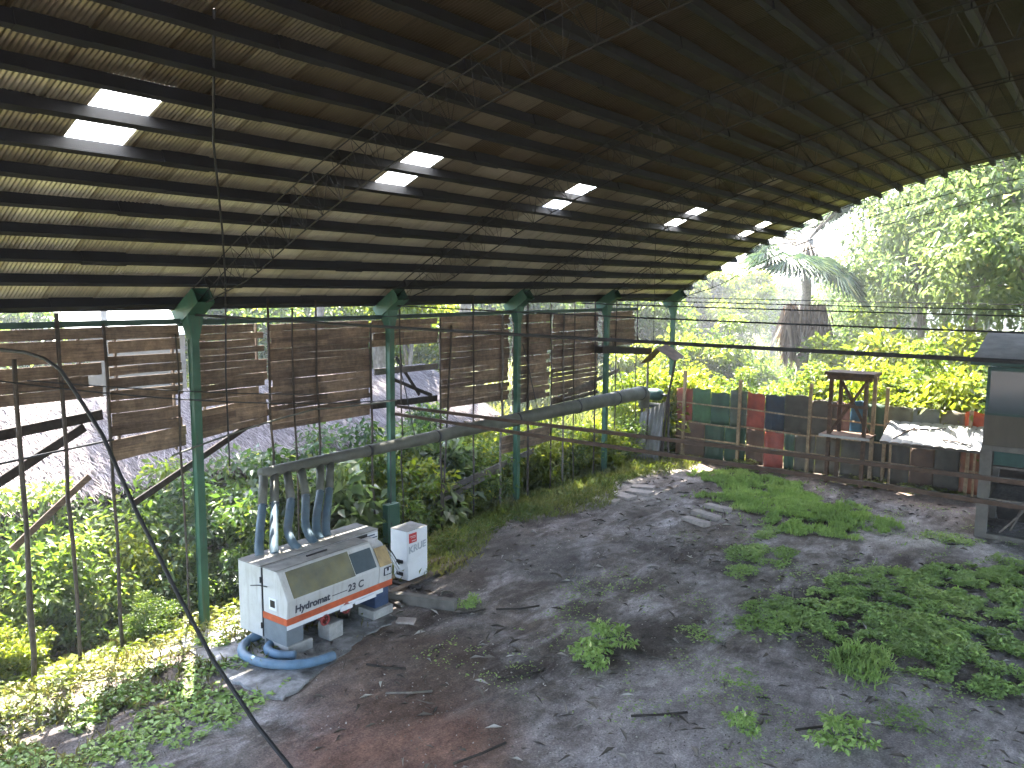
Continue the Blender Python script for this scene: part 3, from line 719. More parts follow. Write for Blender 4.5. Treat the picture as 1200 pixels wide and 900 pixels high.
# ---------------------------------------------------------------- drum-sheet fence at the far end
FY = 19.2
t = thing('sheet_fence', 'patchwork fence of flattened drum sheets in red, green, blue and rusty grey', 'fence', (0, FY, 0))
def pm(i, c, d=.75): return m_simple('fence_paint_%d' % i, c, .65, .1, var=.4, scale=2.2, dirt=(.075,.055,.04), dirt_amt=d, bump=.15)
cols = [('dr',(.25,.065,.04)), ('g1',(.07,.14,.065)), ('g2',(.045,.085,.055)), ('g3',(.09,.11,.085)), ('rd',(.31,.072,.048)), ('nv',(.032,.045,.062)), ('k1',(.075,.066,.05)), ('k2',(.105,.092,.068)), ('pk',(.24,.13,.1)), ('bl',(.05,.13,.2)), ('g4',(.035,.075,.045)), ('ol',(.13,.125,.07)), ('gy',(.15,.16,.14)), ('tn',(.14,.12,.085)), ('or',(.48,.09,.03)), ('br',(.11,.066,.043)), ('ob',(.24,.09,.045))]
PM = {k: pm(i, c, .35 if k in ('or','rd') else .55) for i, (k, c) in enumerate(cols)}
up = [(.62,1.25,'dr'),(1.25,1.95,'g1'),(1.95,2.68,'g2'),(2.68,3.3,'g3'),(3.3,3.95,'rd'),(3.95,4.62,'nv'),(4.62,5.5,'k1'),(5.5,6.35,'k2'),(6.35,6.75,'pk'),(6.75,7.3,'bl'),(7.3,7.85,'g4'),(7.85,8.62,'ol'),(8.62,9.38,'gy'),(9.38,10.06,'tn'),(10.06,10.75,'or'),(10.75,11.6,'k2'),(11.6,12.5,'g3')]
lo = [(.62,1.75,'br'),(1.75,2.5,'g2'),(2.5,3.3,'g4'),(3.3,3.95,'br'),(3.95,4.65,'rd'),(4.65,5.0,'g2'),(5.0,5.7,'k2'),(5.7,6.5,'tn'),(6.5,7.2,'k2'),(7.2,7.9,'k1'),(7.9,8.6,'k1'),(8.6,9.3,'br'),(9.3,10.0,'k1'),(10.0,10.75,'ob'),(10.75,11.7,'k1'),(11.7,12.5,'br')]
def sheet(x0, x1, z0, z1, mat, dy):
    nx, nz = 9, 7; V = []; ph = rnd.uniform(0, 6); tilt = rnd.uniform(-.05, .05); z1 += rnd.uniform(-.05, .06); z0 += rnd.uniform(-.04, .0)
    for k in (0, 1):
        for i in range(nx+1):
            for j in range(nz+1):
                x = x0 + (x1-x0)*i/nx; z = z0 + (z1-z0)*j/nz
                V.append((x, dy + k*.004 + .022*math.sin(i*1.1+ph) + .014*math.sin(j*1.9+ph*2), z + (.02*math.sin(i+ph) if j == nz else 0) + tilt*(i/nx-.5)))
    N = (nx+1)*(nz+1); F = []
    for i in range(nx):
        for j in range(nz):
            a = i*(nz+1)+j; F += [(a, a+nz+1, a+nz+2, a+1), (N+a, N+a+1, N+a+nz+2, N+a+nz+1)]
    for i in range(nx):
        a = i*(nz+1); F += [(a, N+a, N+a+nz+1, a+nz+1), (a+nz, a+2*nz+1, N+a+2*nz+1, N+a+nz)]
    for j in range(nz):
        a = j; F += [(a, a+1, N+a+1, N+a)]; a = nx*(nz+1)+j; F += [(a, N+a, N+a+1, a+1)]
    mb = MB(); mb.add(V, F); mb.build('drum_sheet', mat, t, True)
for i, (a, b, k) in enumerate(up): sheet(a+.005, b-.005, 1.3+.02*math.sin(i), 2.56-.006*a+.03*math.sin(i*2.3), PM[k], .02*(i % 2))
for i, (a, b, k) in enumerate(lo): sheet(a+.005, b-.005, .02, 1.34, PM[k], .028+.02*(i % 2))
for x, z0, z1 in ((.95,0,3.2),(3.05,0,3.0),(5.48,0,3.05),(7.85,0,3.1),(10.2,0,2.6),(12.2,0,2.9)):
    mb = MB(); mb.bar((x,-.09,z0), (x+.03,-.09,z1), .1, .1); mb.build('post', M['paleW'], t)
for z in (.72, 1.34, 1.98):
    mb = MB()
    for x0, x1 in ((.6,3.0),(3.0,5.45),(5.45,7.8),(7.8,10.2),(10.2,12.5)): mb.bar((x0,-.055,z+rnd.uniform(-.06,.05)), (x1,-.055,z+rnd.uniform(-.1,.02)), .035, .05)
    mb.build('rail', M['paleW'], t)
# wooden stand
t = thing('wooden_stand', 'tall rusty brown timber stand with cross braces and shelf before the fence', 'stand', (6.95, 18.35, 0))
for x, y, m in ((-.55,-.25,'towerW'),(.5,-.25,'towerW'),(-.42,.42,'rustsheet'),(.6,.42,'paleW')):
    mb = MB(); mb.bar((x,y,-.05), (x+.02,y,3.5), .11, .11); mb.build('leg', M[m], t)
mb = MB(); mb.span((-.72,-.42,3.5), (.76,.6,3.6)); mb.span((-.66,-.36,3.36), (.7,-.28,3.5)); mb.span((-.66,.48,3.36), (.7,.54,3.5)); mb.build('top', M['towerW'], t, bevel=.008)
mb = MB(); mb.bar((-.5,-.32,1.65), (.5,-.32,3.3), .09, .05, (0,1,0)); mb.build('brace', M['towerW'], t)
mb = MB(); mb.bar((.5,.36,1.65), (-.4,.36,3.3), .09, .05, (0,1,0)); mb.build('brace', M['towerW'], t)
mb = MB(); mb.span((-.62,-.3,2.5), (.6,-.26,2.58)); mb.build('crossbar', M['towerW'], t)
mb = MB(); mb.span((-.78,-.4,1.56), (.7,.55,1.61)); sh = mb.build('shelf', M['rustsheet'], t)
mb = MB(); mb.span((-.8,-.44,1.53), (.72,-.402,1.6)); mb.build('shelf_edge', M['whites'], t)
# awning
t = thing('white_awning', 'small white corrugated lean-to roof with fallen sticks on it, against the fence', 'awning', (9.2, 18.7, 0))
V = []; F = []; nx = 108
for k in (0, 1):
    for i in range(nx+1):
        x = -1.28 + 2.72*i/nx; c = .035*abs(math.sin(i*math.pi/12))**.5
        V += [(x-.04, -.42, 1.5 + .012*i/nx + c + k*.004), (x+.06, .44, 2.03 + .08*i/nx + c + k*.004)]
N = 2*(nx+1)
for i in range(nx): F += [(2*i,2*i+2,2*i+3,2*i+1), (N+2*i,N+2*i+1,N+2*i+3,N+2*i+2)]
mb = MB(); mb.add(V, F); mb.build('corrugated_sheet', M['whites'], t)
for x in (-1.0, 1.28): mb = MB(); mb.bar((x,-.34,-.02), (x,-.34,1.5), .06, .06); mb.build('post', M['paleW'], t)
mb = MB(); mb.bar((-1.3,-.36,1.47), (1.4,-.36,1.48), .05, .06); mb.bar((-1.3,.36,1.95), (1.4,.36,2.03), .05, .06); mb.build('rafter', M['plankb'], t)
for i, (p, q) in enumerate((((8.4,18.75,1.85),(9.6,18.95,2.0)), ((9.6,18.5,1.72),(10.35,18.4,1.66)), ((8.25,18.4,1.62),(8.75,18.9,1.95)))):
    rod('fallen_stick', ('long brown stick across the upper middle of the white awning', 'short brown stick at the lower right of the white awning', 'crooked stick at the left end of the white awning')[i], 'stick', [p, tuple((a+b)/2+.02 for a, b in zip(p, q)), q], .02, M['rust'], 'sticks on the white awning')

# ---------------------------------------------------------------- booth at the right
t = thing('booth', 'narrow raised booth with glazed front and sloping grey roof at the right edge', 'booth', (11.0, 14.65, 0))
mb = MB()
for (x0, x1, y0, y1) in ((0,.26,0,.24),(0,.26,2.0,2.24),(2.9,3.16,0,.24),(2.9,3.16,2.0,2.24)):
    mb = MB(); mb.span((x0,y0,-.1), (x1,y1,2.2)); mb.build('concrete_post', M['concd'], t, bevel=.01)
mb = MB(); mb.span((.02,.03,2.2), (3.14,2.2,2.34)); mb.build('floor_beam', M['concd'], t, bevel=.008)
mb = MB(); mb.span((.03,.05,2.342), (3.12,.09,3.1)); mb.span((.03,.09,2.342), (.07,2.2,3.1)); mb.span((.07,2.16,2.342), (3.12,2.2,4.28)); mb.span((3.08,.09,2.342), (3.12,2.16,4.28)); mb.build('board_wall', M['bwall'], t)
mb = MB()
for x in (.03, 1.5, 3.03): mb.span((x,.05,3.1), (x+.07,.11,4.3))
mb.span((.1,.052,3.1), (3.05,.108,3.16)); mb.span((.1,.052,4.2), (3.05,.108,4.3)); mb.span((.03,2.1,3.1), (.09,2.16,4.3)); mb.span((.032,.11,4.22), (.088,2.1,4.3)); fr = mb.build('window_frame', M['motor'], t)
mb = MB(); mb.span((.1,.075,3.16), (1.5,.085,4.2)); mb.span((1.57,.075,3.16), (3.03,.085,4.2)); mb.build('pane', M['glass'], fr)
mb = MB(); mb.span((.055,.11,3.1), (.065,2.1,4.22)); mb.build('side_pane', M['glass'], fr)
mb = MB(); v = [(-.28,-.38,4.4),(3.4,-.38,4.4),(3.4,2.5,5.0),(-.28,2.5,5.0)]; mb.add([(*p[:2], p[2]) for p in v] + [(*p[:2], p[2]+.06) for p in v], [(0,3,2,1),(4,5,6,7),(0,1,5,4),(1,2,6,5),(2,3,7,6),(3,0,4,7)]); mb.build('roof', M['tarp'], t)
mb = MB(); mb.span((-.3,-.42,4.36), (3.4,-.384,4.5)); mb.build('fascia', M['motor'], t)
mb = MB(); mb.span((.3,.06,1.86), (2.88,.1,2.19)); mb.build('green_panel', M['motor'], t)
mb = MB(); mb.span((.27,.1,1.76), (2.89,1.9,1.82)); mb.span((.27,-.02,.95), (2.89,1.9,1.02)); mb.build('shelf', M['plankb'], t)
mb = MB(); mb.span((.27,2.02,-.05), (2.89,2.06,1.76)); mb.build('back_board', M['darkW'], t)
mb = MB(); mb.span((.08,.26,-.05), (.11,1.98,2.19)); mb.build('side_board', M['darkW'], t)
mb = MB(); mb.span((.26,-.02,-.08), (2.9,.2,.1)); mb.build('sill', M['concd'], t)
mb = MB(); mb.bar((.5,.5,.05), (1.2,.9,.9), .05, .05); mb.bar((.7,.9,.05), (1.0,.5,.85), .05, .05); mb.build('crate_sticks', M['plankb'], t)
mb = MB(); mb.span((1.02,1.3,5.0), (1.25,1.52,5.45)); mb.build('roof_pipe', M['rustsheet'], t)

# ---------------------------------------------------------------- exhaust corner at the end of the duct
t = thing('bent_roof_sheet', 'brown bent metal sheet hood on poles by the fifth green column', 'metal sheet', (.75, 17.5, 0))
mb = MB(); v = [(-.62,-.4,3.5),(.0,-.4,4.1),(.7,-.4,3.72),(-.62,.5,3.55),(.0,.5,4.2),(.7,.5,3.78)]
mb.add(v + [(p[0],p[1],p[2]+.012) for p in v], [(0,1,4,3),(1,2,5,4),(6,9,10,7),(7,10,11,8),(0,6,7,1),(1,7,8,2),(3,4,10,9),(4,5,11,10),(0,3,9,6),(2,8,11,5)]); mb.build('sheet', M['rustsheet'], t)
mb = MB(); mb.tube([(-.5,0,-.1),(-.48,0,3.6)], .04, 7); mb.build('support', M['plankb'], t)
mb = MB(); mb.tube([(.1,.1,-.1),(.25,.1,2.2),(.55,.1,3.8)], .04, 7); mb.build('support', M['polew'], t)
t = tag(MB().build('x', M['steel']), None); bpy.data.objects.remove(t)
mb = MB(); mb.bar((.18,14.2,4.2), (.22,17.6,3.95), .3, .22); mb.bar((.18,14.2,4.33), (.22,17.6,4.08), .36, .02); tag(mb.build('box_duct', M['darkW'], bevel=.006), 'short dark box beam sloping from the fourth column to the bent sheet', 'beam')
t = thing('fan_unit', 'dark green rounded fan motor standing behind the leaning sheet', 'fan', (.3, 18.0, 0))
mb = MB(); mb.tube([(-.3,0,2.35),(-.27,0,2.36),(-.1,0,2.37),(.15,0,2.37),(.28,0,2.37),(.34,0,2.37)], [.07,.19,.22,.22,.18,.07], 18); mb.build('motor', M['motor'], t, True)
mb = MB(); mb.span((-.45,-.3,1.94), (.5,.3,2.02)); mb.build('base_plate', M['steel'], t)
mb = MB()
for x in (-.38,.42): mb.bar((x,-.2,-.05), (x,-.2,1.94), .06, .06)
mb.build('leg_frame', M['polew'], t)
mb = MB(); mb.tube([(.34,0,2.37),(.5,0,2.37)], .05, 8); mb.build('shaft', M['steel'], t, True)
t = thing('leaning_sheet', 'grey ribbed metal sheet leaning beside the fifth green column', 'metal sheet', (.5, 17.2, 0))
V = []; F = []
for i in range(25):
    x = -.48+.98*i/24; c = .018*math.sin(i*1.57); V += [(x-.05, -.12+c, gz(.5,17.2)-.02), (x, .3+c, 1.72+.5*i/24), (x-.05,-.105+c, gz(.5,17.2)-.02), (x,.315+c,1.72+.5*i/24)]
for i in range(24): a = 4*i; F += [(a,a+4,a+5,a+1),(a+2,a+3,a+7,a+6)]
mb = MB(); mb.add(V, F); mb.build('ribbed_panel', M['tarp'], t)
mb = MB(); mb.bar((-.1,.02,.02), (-.05,.08,2.2), .05, .04); mb.build('prop', M['darkW'], t)
mb = MB(); mb.tube([(1.12,17.6,-.1),(1.05,17.6,2.45)], .045, 7); tag(mb.build('pole', M['polew']), 'dark pole between the leaning sheet and the fifth green column', 'pole')

# ---------------------------------------------------------------- bricks, slabs, sticks
def brick(label, c, rz, d=(.85,.24,.12), mat='brick', group='concrete pieces on the floor', name='concrete_piece'):
    mb = MB(); mb.box((0,0,d[2]/2), d, Matrix.Rotation(0, 3, 'Z')); o = mb.build(name, M[mat], bevel=.012)
    o.location = (c[0], c[1], gz(c[0], c[1])-.02); o.rotation_euler = (rnd.uniform(-.03,.03), rnd.uniform(-.03,.03), rz); return tag(o, label, 'concrete piece', group)
brick('nearest of three parallel pale concrete bars on the dirt', (4.95,11.3), R(-18), (.8,.26,.13))
brick('middle one of three parallel pale concrete bars on the dirt', (4.92,12.05), R(-14), (.85,.27,.14))
brick('farthest of three parallel pale concrete bars on the dirt', (4.9,12.9), R(-15), (.8,.26,.13))
brick('flat worn stone slab at the grass edge, nearest of the slabs', (1.95,11.7), R(10), (.8,.4,.1))
brick('second flat stone slab at the grass edge behind the nearest', (2.1,12.5), R(-8), (.75,.42,.1))
brick('third flat stone slab, beside the second by the grass', (2.3,13.2), R(5), (.8,.42,.1))
brick('farthest flat stone slab near the grass, broken', (2.05,13.9), R(15), (.7,.4,.09))
brick('small broken concrete lump before the thick beam', (3.35,2.0), R(30), (.34,.22,.06))
brick('pale flat slab stone among the weeds at the left', (-2.2,.4), R(80), (1.1,.2,.08))
rods = [((4.3,3.5),(4.9,4.1),'stick lying across the dark floor right of the thick beam'),((3.9,2.9),(4.15,3.35),'short stick on the floor just right of the thick beam'),
        ((5.0,-.15),(5.5,.35),'pale stick lying on the brown floor before the slab'),((7.0,-.9),(7.25,-.1),'curved stick at the bottom middle of the floor'),
        ((6.1,1.2),(6.5,1.9),'thin stick in the middle of the brown floor'),((8.3,1.5),(8.9,2.1),'thin stick on the grey floor near the weeds'),
        ((4.1,.3),(4.7,.6),'bundle twig on the floor in front of the slab'),((10.3,2.6),(10.8,3.3),'dark stick on the blue-grey floor at the right')]
for p, q, lab in rods:
    m = ((p[0]+q[0])/2+.04, (p[1]+q[1])/2); rod('stick', lab, 'stick', [(p[0],p[1],gz(*p)+.03),(m[0],m[1],gz(*m)+.035),(q[0],q[1],gz(*q)+.03)], .018, M['plankb'] if 'pale' in lab else M['darkW'], 'sticks on the floor')

# ---------------------------------------------------------------- thatched hut and white roof outside
t = thing('thatched_hut', 'long low hut with pale dry thatch outside the plank wall', 'hut', (0,0,0))
ex, ez, rx, rz_ = -4.15, 1.62, -7.0, 3.35; ha, hb_ = -9.0, 14.6
mb = MB()
for (x0, z0, x1, z1) in ((ex, ez, rx, rz_), (-10.1, ez, rx, rz_)):
    d = Vector((x1-x0, 0, z1-z0)).normalized(); nn = Vector((-d.z, 0, d.x)); nn = nn if nn.z > 0 else -nn
    ya_, yb_ = ha, hb_
    v = [Vector((x0, ya_, z0)), Vector((x0, yb_, z0)), Vector((x1, yb_-.9, z1)), Vector((x1, ya_, z1))]
    mb.add(v + [p - nn*.2 for p in v], [(0,1,2,3),(7,6,5,4),(0,4,5,1),(1,5,6,2),(2,6,7,3),(3,7,4,0)])
mb.build('thatch_base', M['straw'], t)
rg = np.random.default_rng(3)
N = 26000; u = rg.random(N); w = .05+.95*rg.random(N)**.9
y = ha + (hb_-ha-.9*w)*u; sl = np.array([rx-ex, 0, rz_-ez]); L = np.linalg.norm(sl); sd = sl/L; nn = np.array([-sd[2], 0, sd[0]]); nn = nn*np.sign(nn[2])
base = np.stack([ex+(rx-ex)*w, y, ez+(rz_-ez)*w], -1)
ln = rg.uniform(.25, .6, N); dirn = -sd[None]*1.0 + np.stack([rg.normal(0,.05,N), rg.normal(0,.35,N), rg.normal(0,.05,N)], -1); dirn /= np.linalg.norm(dirn, axis=1)[:,None]
h0 = rg.uniform(.0,.03,N)[:,None]; h1 = rg.uniform(.03,.1,N)[:,None]
side = np.cross(dirn, nn[None]); side /= np.linalg.norm(side, axis=1)[:,None]; wd = rg.uniform(.006,.015,N)[:,None]
p0 = base + nn*h0; p1 = base + dirn*ln[:,None] + nn*h1
V = np.stack([p0-side*wd, p0+side*wd, p1+side*wd*.5, p1-side*wd*.5], 1).reshape(-1,3); F = np.arange(4*N).reshape(-1,4)
M['strawl'] = m_leaf('straw_strands', (.065,.05,.047), (.19,.155,.147), (.34,.29,.275), .1, .8, (1,.95,.9))
np_obj('thatch_strands', V, F, M['strawl'], t, rg.random(N)*.97)
mb = MB()
for yy in (-7.5,-4,-.5,3,6.5,10,13.3): mb.tube([(-4.25,yy,-1.1),(-4.25,yy,1.35)], .07, 7)
mb.build('posts', M['polew'], t)
mb = MB(); mb.span((-9.3,-8.6,-1.0), (-4.9,13.2,1.1)); mb.build('dark_wall', M['darkW'], t)

c = bearing(122, 34)
t = thing('white_roofed_house', 'far house with broad bright white roof beyond the thatch', 'house', (c[0], c[1], 0), -TH+R(36))
yaw = math.atan((120-600)/949.2)-TH
t.rotation_euler = (0, 0, -yaw)
mb = MB(); v = [(-3.0,-1.5,4.45),(3.0,-1.5,4.45),(2.3,1.6,5.25),(-2.3,1.6,5.25),(3.0,4.6,4.4),(-3.0,4.6,4.4)]
mb.add(v+[(p[0],p[1],p[2]-.1) for p in v], [(0,1,2,3),(3,2,4,5),(6,9,8,7),(9,11,10,8),(0,6,7,1),(1,7,8,2),(2,8,10,4),(4,10,11,5),(5,11,9,3),(3,9,6,0)]); rf = mb.build('roof', M['whiter'], t)
mb = MB(); mb.span((-2.7,-1.2,-1.2), (2.7,4.3,4.4)); mb.build('wall', M['bwall'], t)
mb = MB(); mb.span((-.1,-.9,4.5), (.12,-.7,5.6)); mb.build('roof_post', M['tarp'], rf)

# ---------------------------------------------------------------- plants
def leaves(rg, P, D, L, W, fold=.12):
    """folded diamond leaves at P pointing along D"""
    N = len(P); D = D/np.linalg.norm(D, axis=1)[:,None]
    up = rg.normal(0, .45, (N,3)); up[:,2] += 1.0
    S = np.cross(D, up); S /= np.linalg.norm(S, axis=1)[:,None]; U = np.cross(S, D)
    L = L[:,None]; W = W[:,None]; m = P + D*L*.42
    tip = P + D*L - U*L*.14
    V = np.stack([P, m + S*W*.5 + U*L*fold, tip, m - S*W*.5 + U*L*fold], 1).reshape(-1,3)
    b = np.arange(N)*4; F = np.stack([np.stack([b,b+1,b+2],-1), np.stack([b,b+2,b+3],-1)],1).reshape(-1,3)
    return V, F
def crown(seed, n, rad, K, size, asp=.5, cr=.3, hollow=.35, droop=.3):
    rg = np.random.default_rng(seed); rad = np.array(rad)
    d = rg.normal(0, 1, (K,3)); d /= np.linalg.norm(d, axis=1)[:,None]
    rr = hollow + (1-hollow)*rg.random(K)**.6; wob = .75+.4*rg.random(K)
    cc = d*rr[:,None]*wob[:,None]
    idx = rg.integers(0, K, n); crr = cr*(.6+.8*rg.random(K))
    q = rg.normal(0, 1, (n,3)); q /= np.linalg.norm(q, axis=1)[:,None]; q *= (rg.random(n)**.45)[:,None]
    q[:,2] *= .6
    P = (cc[idx] + q*crr[idx][:,None])*rad
    D = q*1.0 + rg.normal(0,.55,(n,3)); D[:,2] -= droop
    Ls = size*rg.uniform(.6,1.25,n)
    V, F = leaves(rg, P, D, Ls, Ls*asp*rg.uniform(.8,1.2,n))
    tb = rg.random(K)*.55; tint = np.clip(tb[idx] + rg.random(n)*.42, 0, .95); tint[rg.random(n) < .012] = 1.0
    return V, F, np.repeat(tint, 2), cc*rad
def trunk_mb(seed, h, r, targets, lean=.06):
    rr = random.Random(seed); mb = MB(); pts = []; n = 8
    for i in range(n+1):
        f = i/n; pts.append(Vector((math.sin(f*2+seed)*lean*h, math.cos(f*1.7+seed)*lean*h - math.cos(seed)*lean*h, h*f)))
    off = Vector((pts[0].x, pts[0].y, 0)); pts = [p-off for p in pts]
    mb.tube(pts, [r*(1.25 if i == 0 else 1-.65*i/n) for i in range(n+1)], 9)
    for tg in targets:
        k = rr.randint(3, n-1); p = pts[k]; q = Vector(tg); m = p.lerp(q, .5)+Vector((rr.uniform(-.2,.2), rr.uniform(-.2,.2), .15*(q-p).length))
        mb.tube([p, m, q], [r*.42, r*.28, r*.1], 6)
    return mb
PROTO = {}
def tree_proto(key, name, cat, leafmat, seed, n, rad, K, size, h, r, asp=.5, cr=.3, droop=.3, zc=None, hollow=.35, trunkmat='bark'):
    V, F, ti, cc = crown(seed, n, rad, K, size, asp, cr, hollow, droop); zc = zc if zc is not None else h
    V = V + np.array([0,0,zc])
    cm = np_mesh('crown', V, F, M[leafmat], ti)
    rr = random.Random(seed); tg = [(c[0]*.85, c[1]*.85, c[2]*.85+zc) for c in cc[rr.sample(range(len(cc)), min(len(cc), 9))] if c[2] > -rad[2]*.6]
    tm = trunk_mb(seed, h, r, tg); o = tm.build('trunk', M[trunkmat], None, True); me = o.data; bpy.data.objects.remove(o)
    PROTO[key] = (name, cat, cm, me)
def plant(key, label, x, y, sc=1.0, rz=None, group=None, z=None, name=None, cat=None, parts=('trunk', 'crown')):
    nm, ct, cm, tm = PROTO[key]
    t = thing(name or nm, label, cat or ct, (x, y, gz(x, y)-.05 if z is None else z), rnd.uniform(0, 6.28) if rz is None else rz, group)
    t.scale = sc if isinstance(sc, tuple) else (sc, sc, sc)
    a = bpy.data.objects.new(parts[0], tm); C.objects.link(a); a.parent = t
    b = bpy.data.objects.new(parts[1], cm); C.objects.link(b); b.parent = t
    return t
tree_proto('broad', 'broadleaf_tree', 'tree', 'leafA', 11, 15000, (3.0,3.0,2.9), 60, .30, 5.0, .22, .5, .3, zc=4.7)
tree_proto('yellow', 'yellow_green_tree', 'tree', 'leafB', 12, 13000, (2.8,2.8,2.6), 55, .30, 4.4, .2, .55, .3, zc=4.2)
tree_proto('dark', 'dark_tree', 'tree', 'leafC', 13, 15000, (3.0,3.0,3.2), 60, .28, 5.2, .25, .45, .3, zc=5.0)
tree_proto('pale', 'pale_leaved_tree', 'tree', 'leafP', 14, 5000, (3.0,3.0,4.2), 90, .32, 8.0, .17, .42, .26, .6, zc=7.4, hollow=.1)
tree_proto('tall', 'tall_slender_tree', 'tree', 'leafB', 15, 5500, (2.2,2.2,3.2), 60, .3, 8.4, .15, .5, .26, .4, zc=8.0, hollow=.2)
tree_proto('big', 'yellow_green_tree', 'tree', 'leafP', 16, 4600, (3.0,3.0,3.6), 90, .3, 8.6, .16, .6, .24, .4, zc=7.2, hollow=.15)
tree_proto('high', 'tall_tree', 'tree', 'leafA', 17, 3600, (4.4,4.4,4.6), 60, .42, 18.0, .24, .5, .24, .3, zc=18.0, hollow=.2)
tree_proto('bush', 'bush', 'bush', 'leafA', 21, 7000, (.95,.95,.85), 44, .105, .9, .03, .5, .34, zc=.75)
tree_proto('ybush', 'bush', 'bush', 'leafB', 22, 6500, (.95,.95,.8), 42, .11, .9, .03, .55, .34, zc=.7)
tree_proto('dbush', 'bush', 'bush', 'leafC', 23, 6500, (.95,.95,.95), 42, .12, 1.0, .03, .5, .34, zc=.8)
tree_proto('bigleaf', 'big_leaf_shrub', 'shrub', 'leafP', 24, 1400, (.8,.8,.8), 24, .23, .9, .03, .55, .36, .4, zc=.8)
tree_proto('weed', 'weed_plant', 'plant', 'leafW', 25, 420, (.3,.3,.22), 14, .085, .2, .008, .5, .4, zc=.18, trunkmat='beam')

# bushes outside the plank wall
UND = [
 ('ybush', -3.4,-2.6, 1.15, 'yellow-green bush at the left edge behind the leftmost pole'),
 ('bush', -2.2,-1.2, 1.1, 'green bush below the thatch behind the second pole from left'),
 ('ybush', -2.9,.2, 1.15, 'sunny yellow-green bush below the thatch eave, left of the first column'),
 ('dbush', -2.0,1.5, 1.3, 'dark green bush just right of the first green column'),
 ('bush', -1.3,.6, .85, 'green bush close behind the foot of the first green column'),
 ('dbush', -2.3,2.7, 1.5, 'big dark bush behind the left end of the planer'),
 ('bush', -1.4,2.9, 1.15, 'bright leafy bush between first column and the hoses'),
 ('bigleaf', -1.5,3.9, 1.5, 'broad-leaved shrub behind the blue hoses'),
 ('dbush', -2.2,4.9, 1.4, 'dark bush behind the second green column'),
 ('bush', -1.2,5.8, 1.2, 'green bush right of the second column behind the white cabinet'),
 ('ybush', -1.9,6.8, 1.35, 'yellowish bush below the broken opening'),
 ('bigleaf', -1.1,7.6, 1.35, 'broad-leaved shrub under the duct left of the third column'),
 ('dbush', -2.0,8.7, 1.4, 'dark bush under the duct between second and third columns'),
 ('bush', -1.3,9.6, 1.1, 'green bush around the fallen board by the third column'),
 ('ybush', -1.7,11.1, 1.25, 'yellow-green bush just right of the third column'),
 ('ybush', -1.3,12.7, 1.15, 'sunlit yellow bush below the panel left of the fourth column'),
 ('bush', -1.6,14.2, 1.1, 'green bush behind the foot of the fourth column'),
 ('ybush', -.8,15.7, 1.0, 'bright bush just right of the fourth column foot'),
 ('bush', -.7,17.4, 1.0, 'leafy bush behind the leaning grey sheet'),
 ('bush', -3.6,-.8, 1.45, 'green bush under the thatch at the far left'),
 ('ybush', -3.1,-4.0, 1.0, 'yellow bush in the left corner beneath the thatch'),
 ('bush', -3.2,4.0, 1.4, 'tall green bush against the thatch behind the hoses'),
 ('dbush', -3.0,6.2, 1.5, 'tall dark bush against the thatch below the broken opening'),
 ('bush', -3.1,9.8, 1.4, 'tall green bush against the thatch behind the third column'),
 ('ybush', -2.9,12.0, 1.2, 'pale yellow bush at the right end of the thatch'),
 ('dbush', -.75,1.75, .75, 'low dark bush left of the planer back'),
 ('bush', -.6,4.35, .8, 'low bush at the foot of the second green column'),
 ('ybush', -.7,8.6, .8, 'low yellow bush at the foot of the tall dark pole'),
 ('bush', -.5,-.85, .55, 'small bush at the foot of the pole joining the left panels'),
 ('bush', -3.5,-2.2, 1.5, 'green bush right under the thatch eave behind the second pole'),
 ('bush', -3.6,1.2, 1.5, 'green bush under the thatch eave behind the first column'),
 ('dbush', -3.8,2.6, 1.3, 'dark bush under the thatch eave left of the hoses'),
 ('bush', -3.6,-3.4, 1.55, 'tall green bush at the left edge under the thatch'),
 ('ybush', -1.1,-2.9, .7, 'small yellow bush at the foot of the leftmost pole'),
]
for k, x, y, s, lab in UND: plant(k, lab, x, y, s*(1.22 if s > .9 else 1), group='bushes outside the plank wall', parts=('stem', 'foliage'))
# banana-like broad plant, left
# bushes behind the far fence
FEN = [('ybush',760,32,2.3,'big yellow-green bush right behind the fifth green column'),('ybush',822,33.5,2.1,'yellow-green bush behind the red left end of the fence'),('bush',868,33,1.75,'green bush behind the green fence sheets'),
 ('ybush',915,33,1.7,'low yellow-green bush behind the red fence sheet'),('bush',962,32.5,1.95,'green bush left of the wooden stand top'),('ybush',1008,32,2.5,'tall yellow-green bush behind the wooden stand'),
 ('ybush',1055,31.5,2.45,'yellow-green bush behind the left of the white awning'),('bush',1098,31,2.5,'leafy green bush behind the middle of the white awning'),('ybush',1140,30.5,2.55,'yellow-green bush behind the orange fence sheet'),('bush',1185,30,2.6,'green bush behind the booth'),
 ('ybush',790,41,3.0,'broad yellow bush farther back between column and palm'),('bush',850,44,2.9,'broad green bush farther back left of the palm'),('bush',1000,42,3.0,'broad green bush right of the palm foot'),('ybush',1045,38,3.1,'broad yellow bush behind the stand'),('ybush',1120,37,3.3,'broad yellow-green bush behind the awning trees')]
for k, px, d, s, lab in FEN: x, y = bearing(px, d); plant(k, lab, x, y, s, group='bushes behind the drum-sheet fence', parts=('stem', 'foliage'))
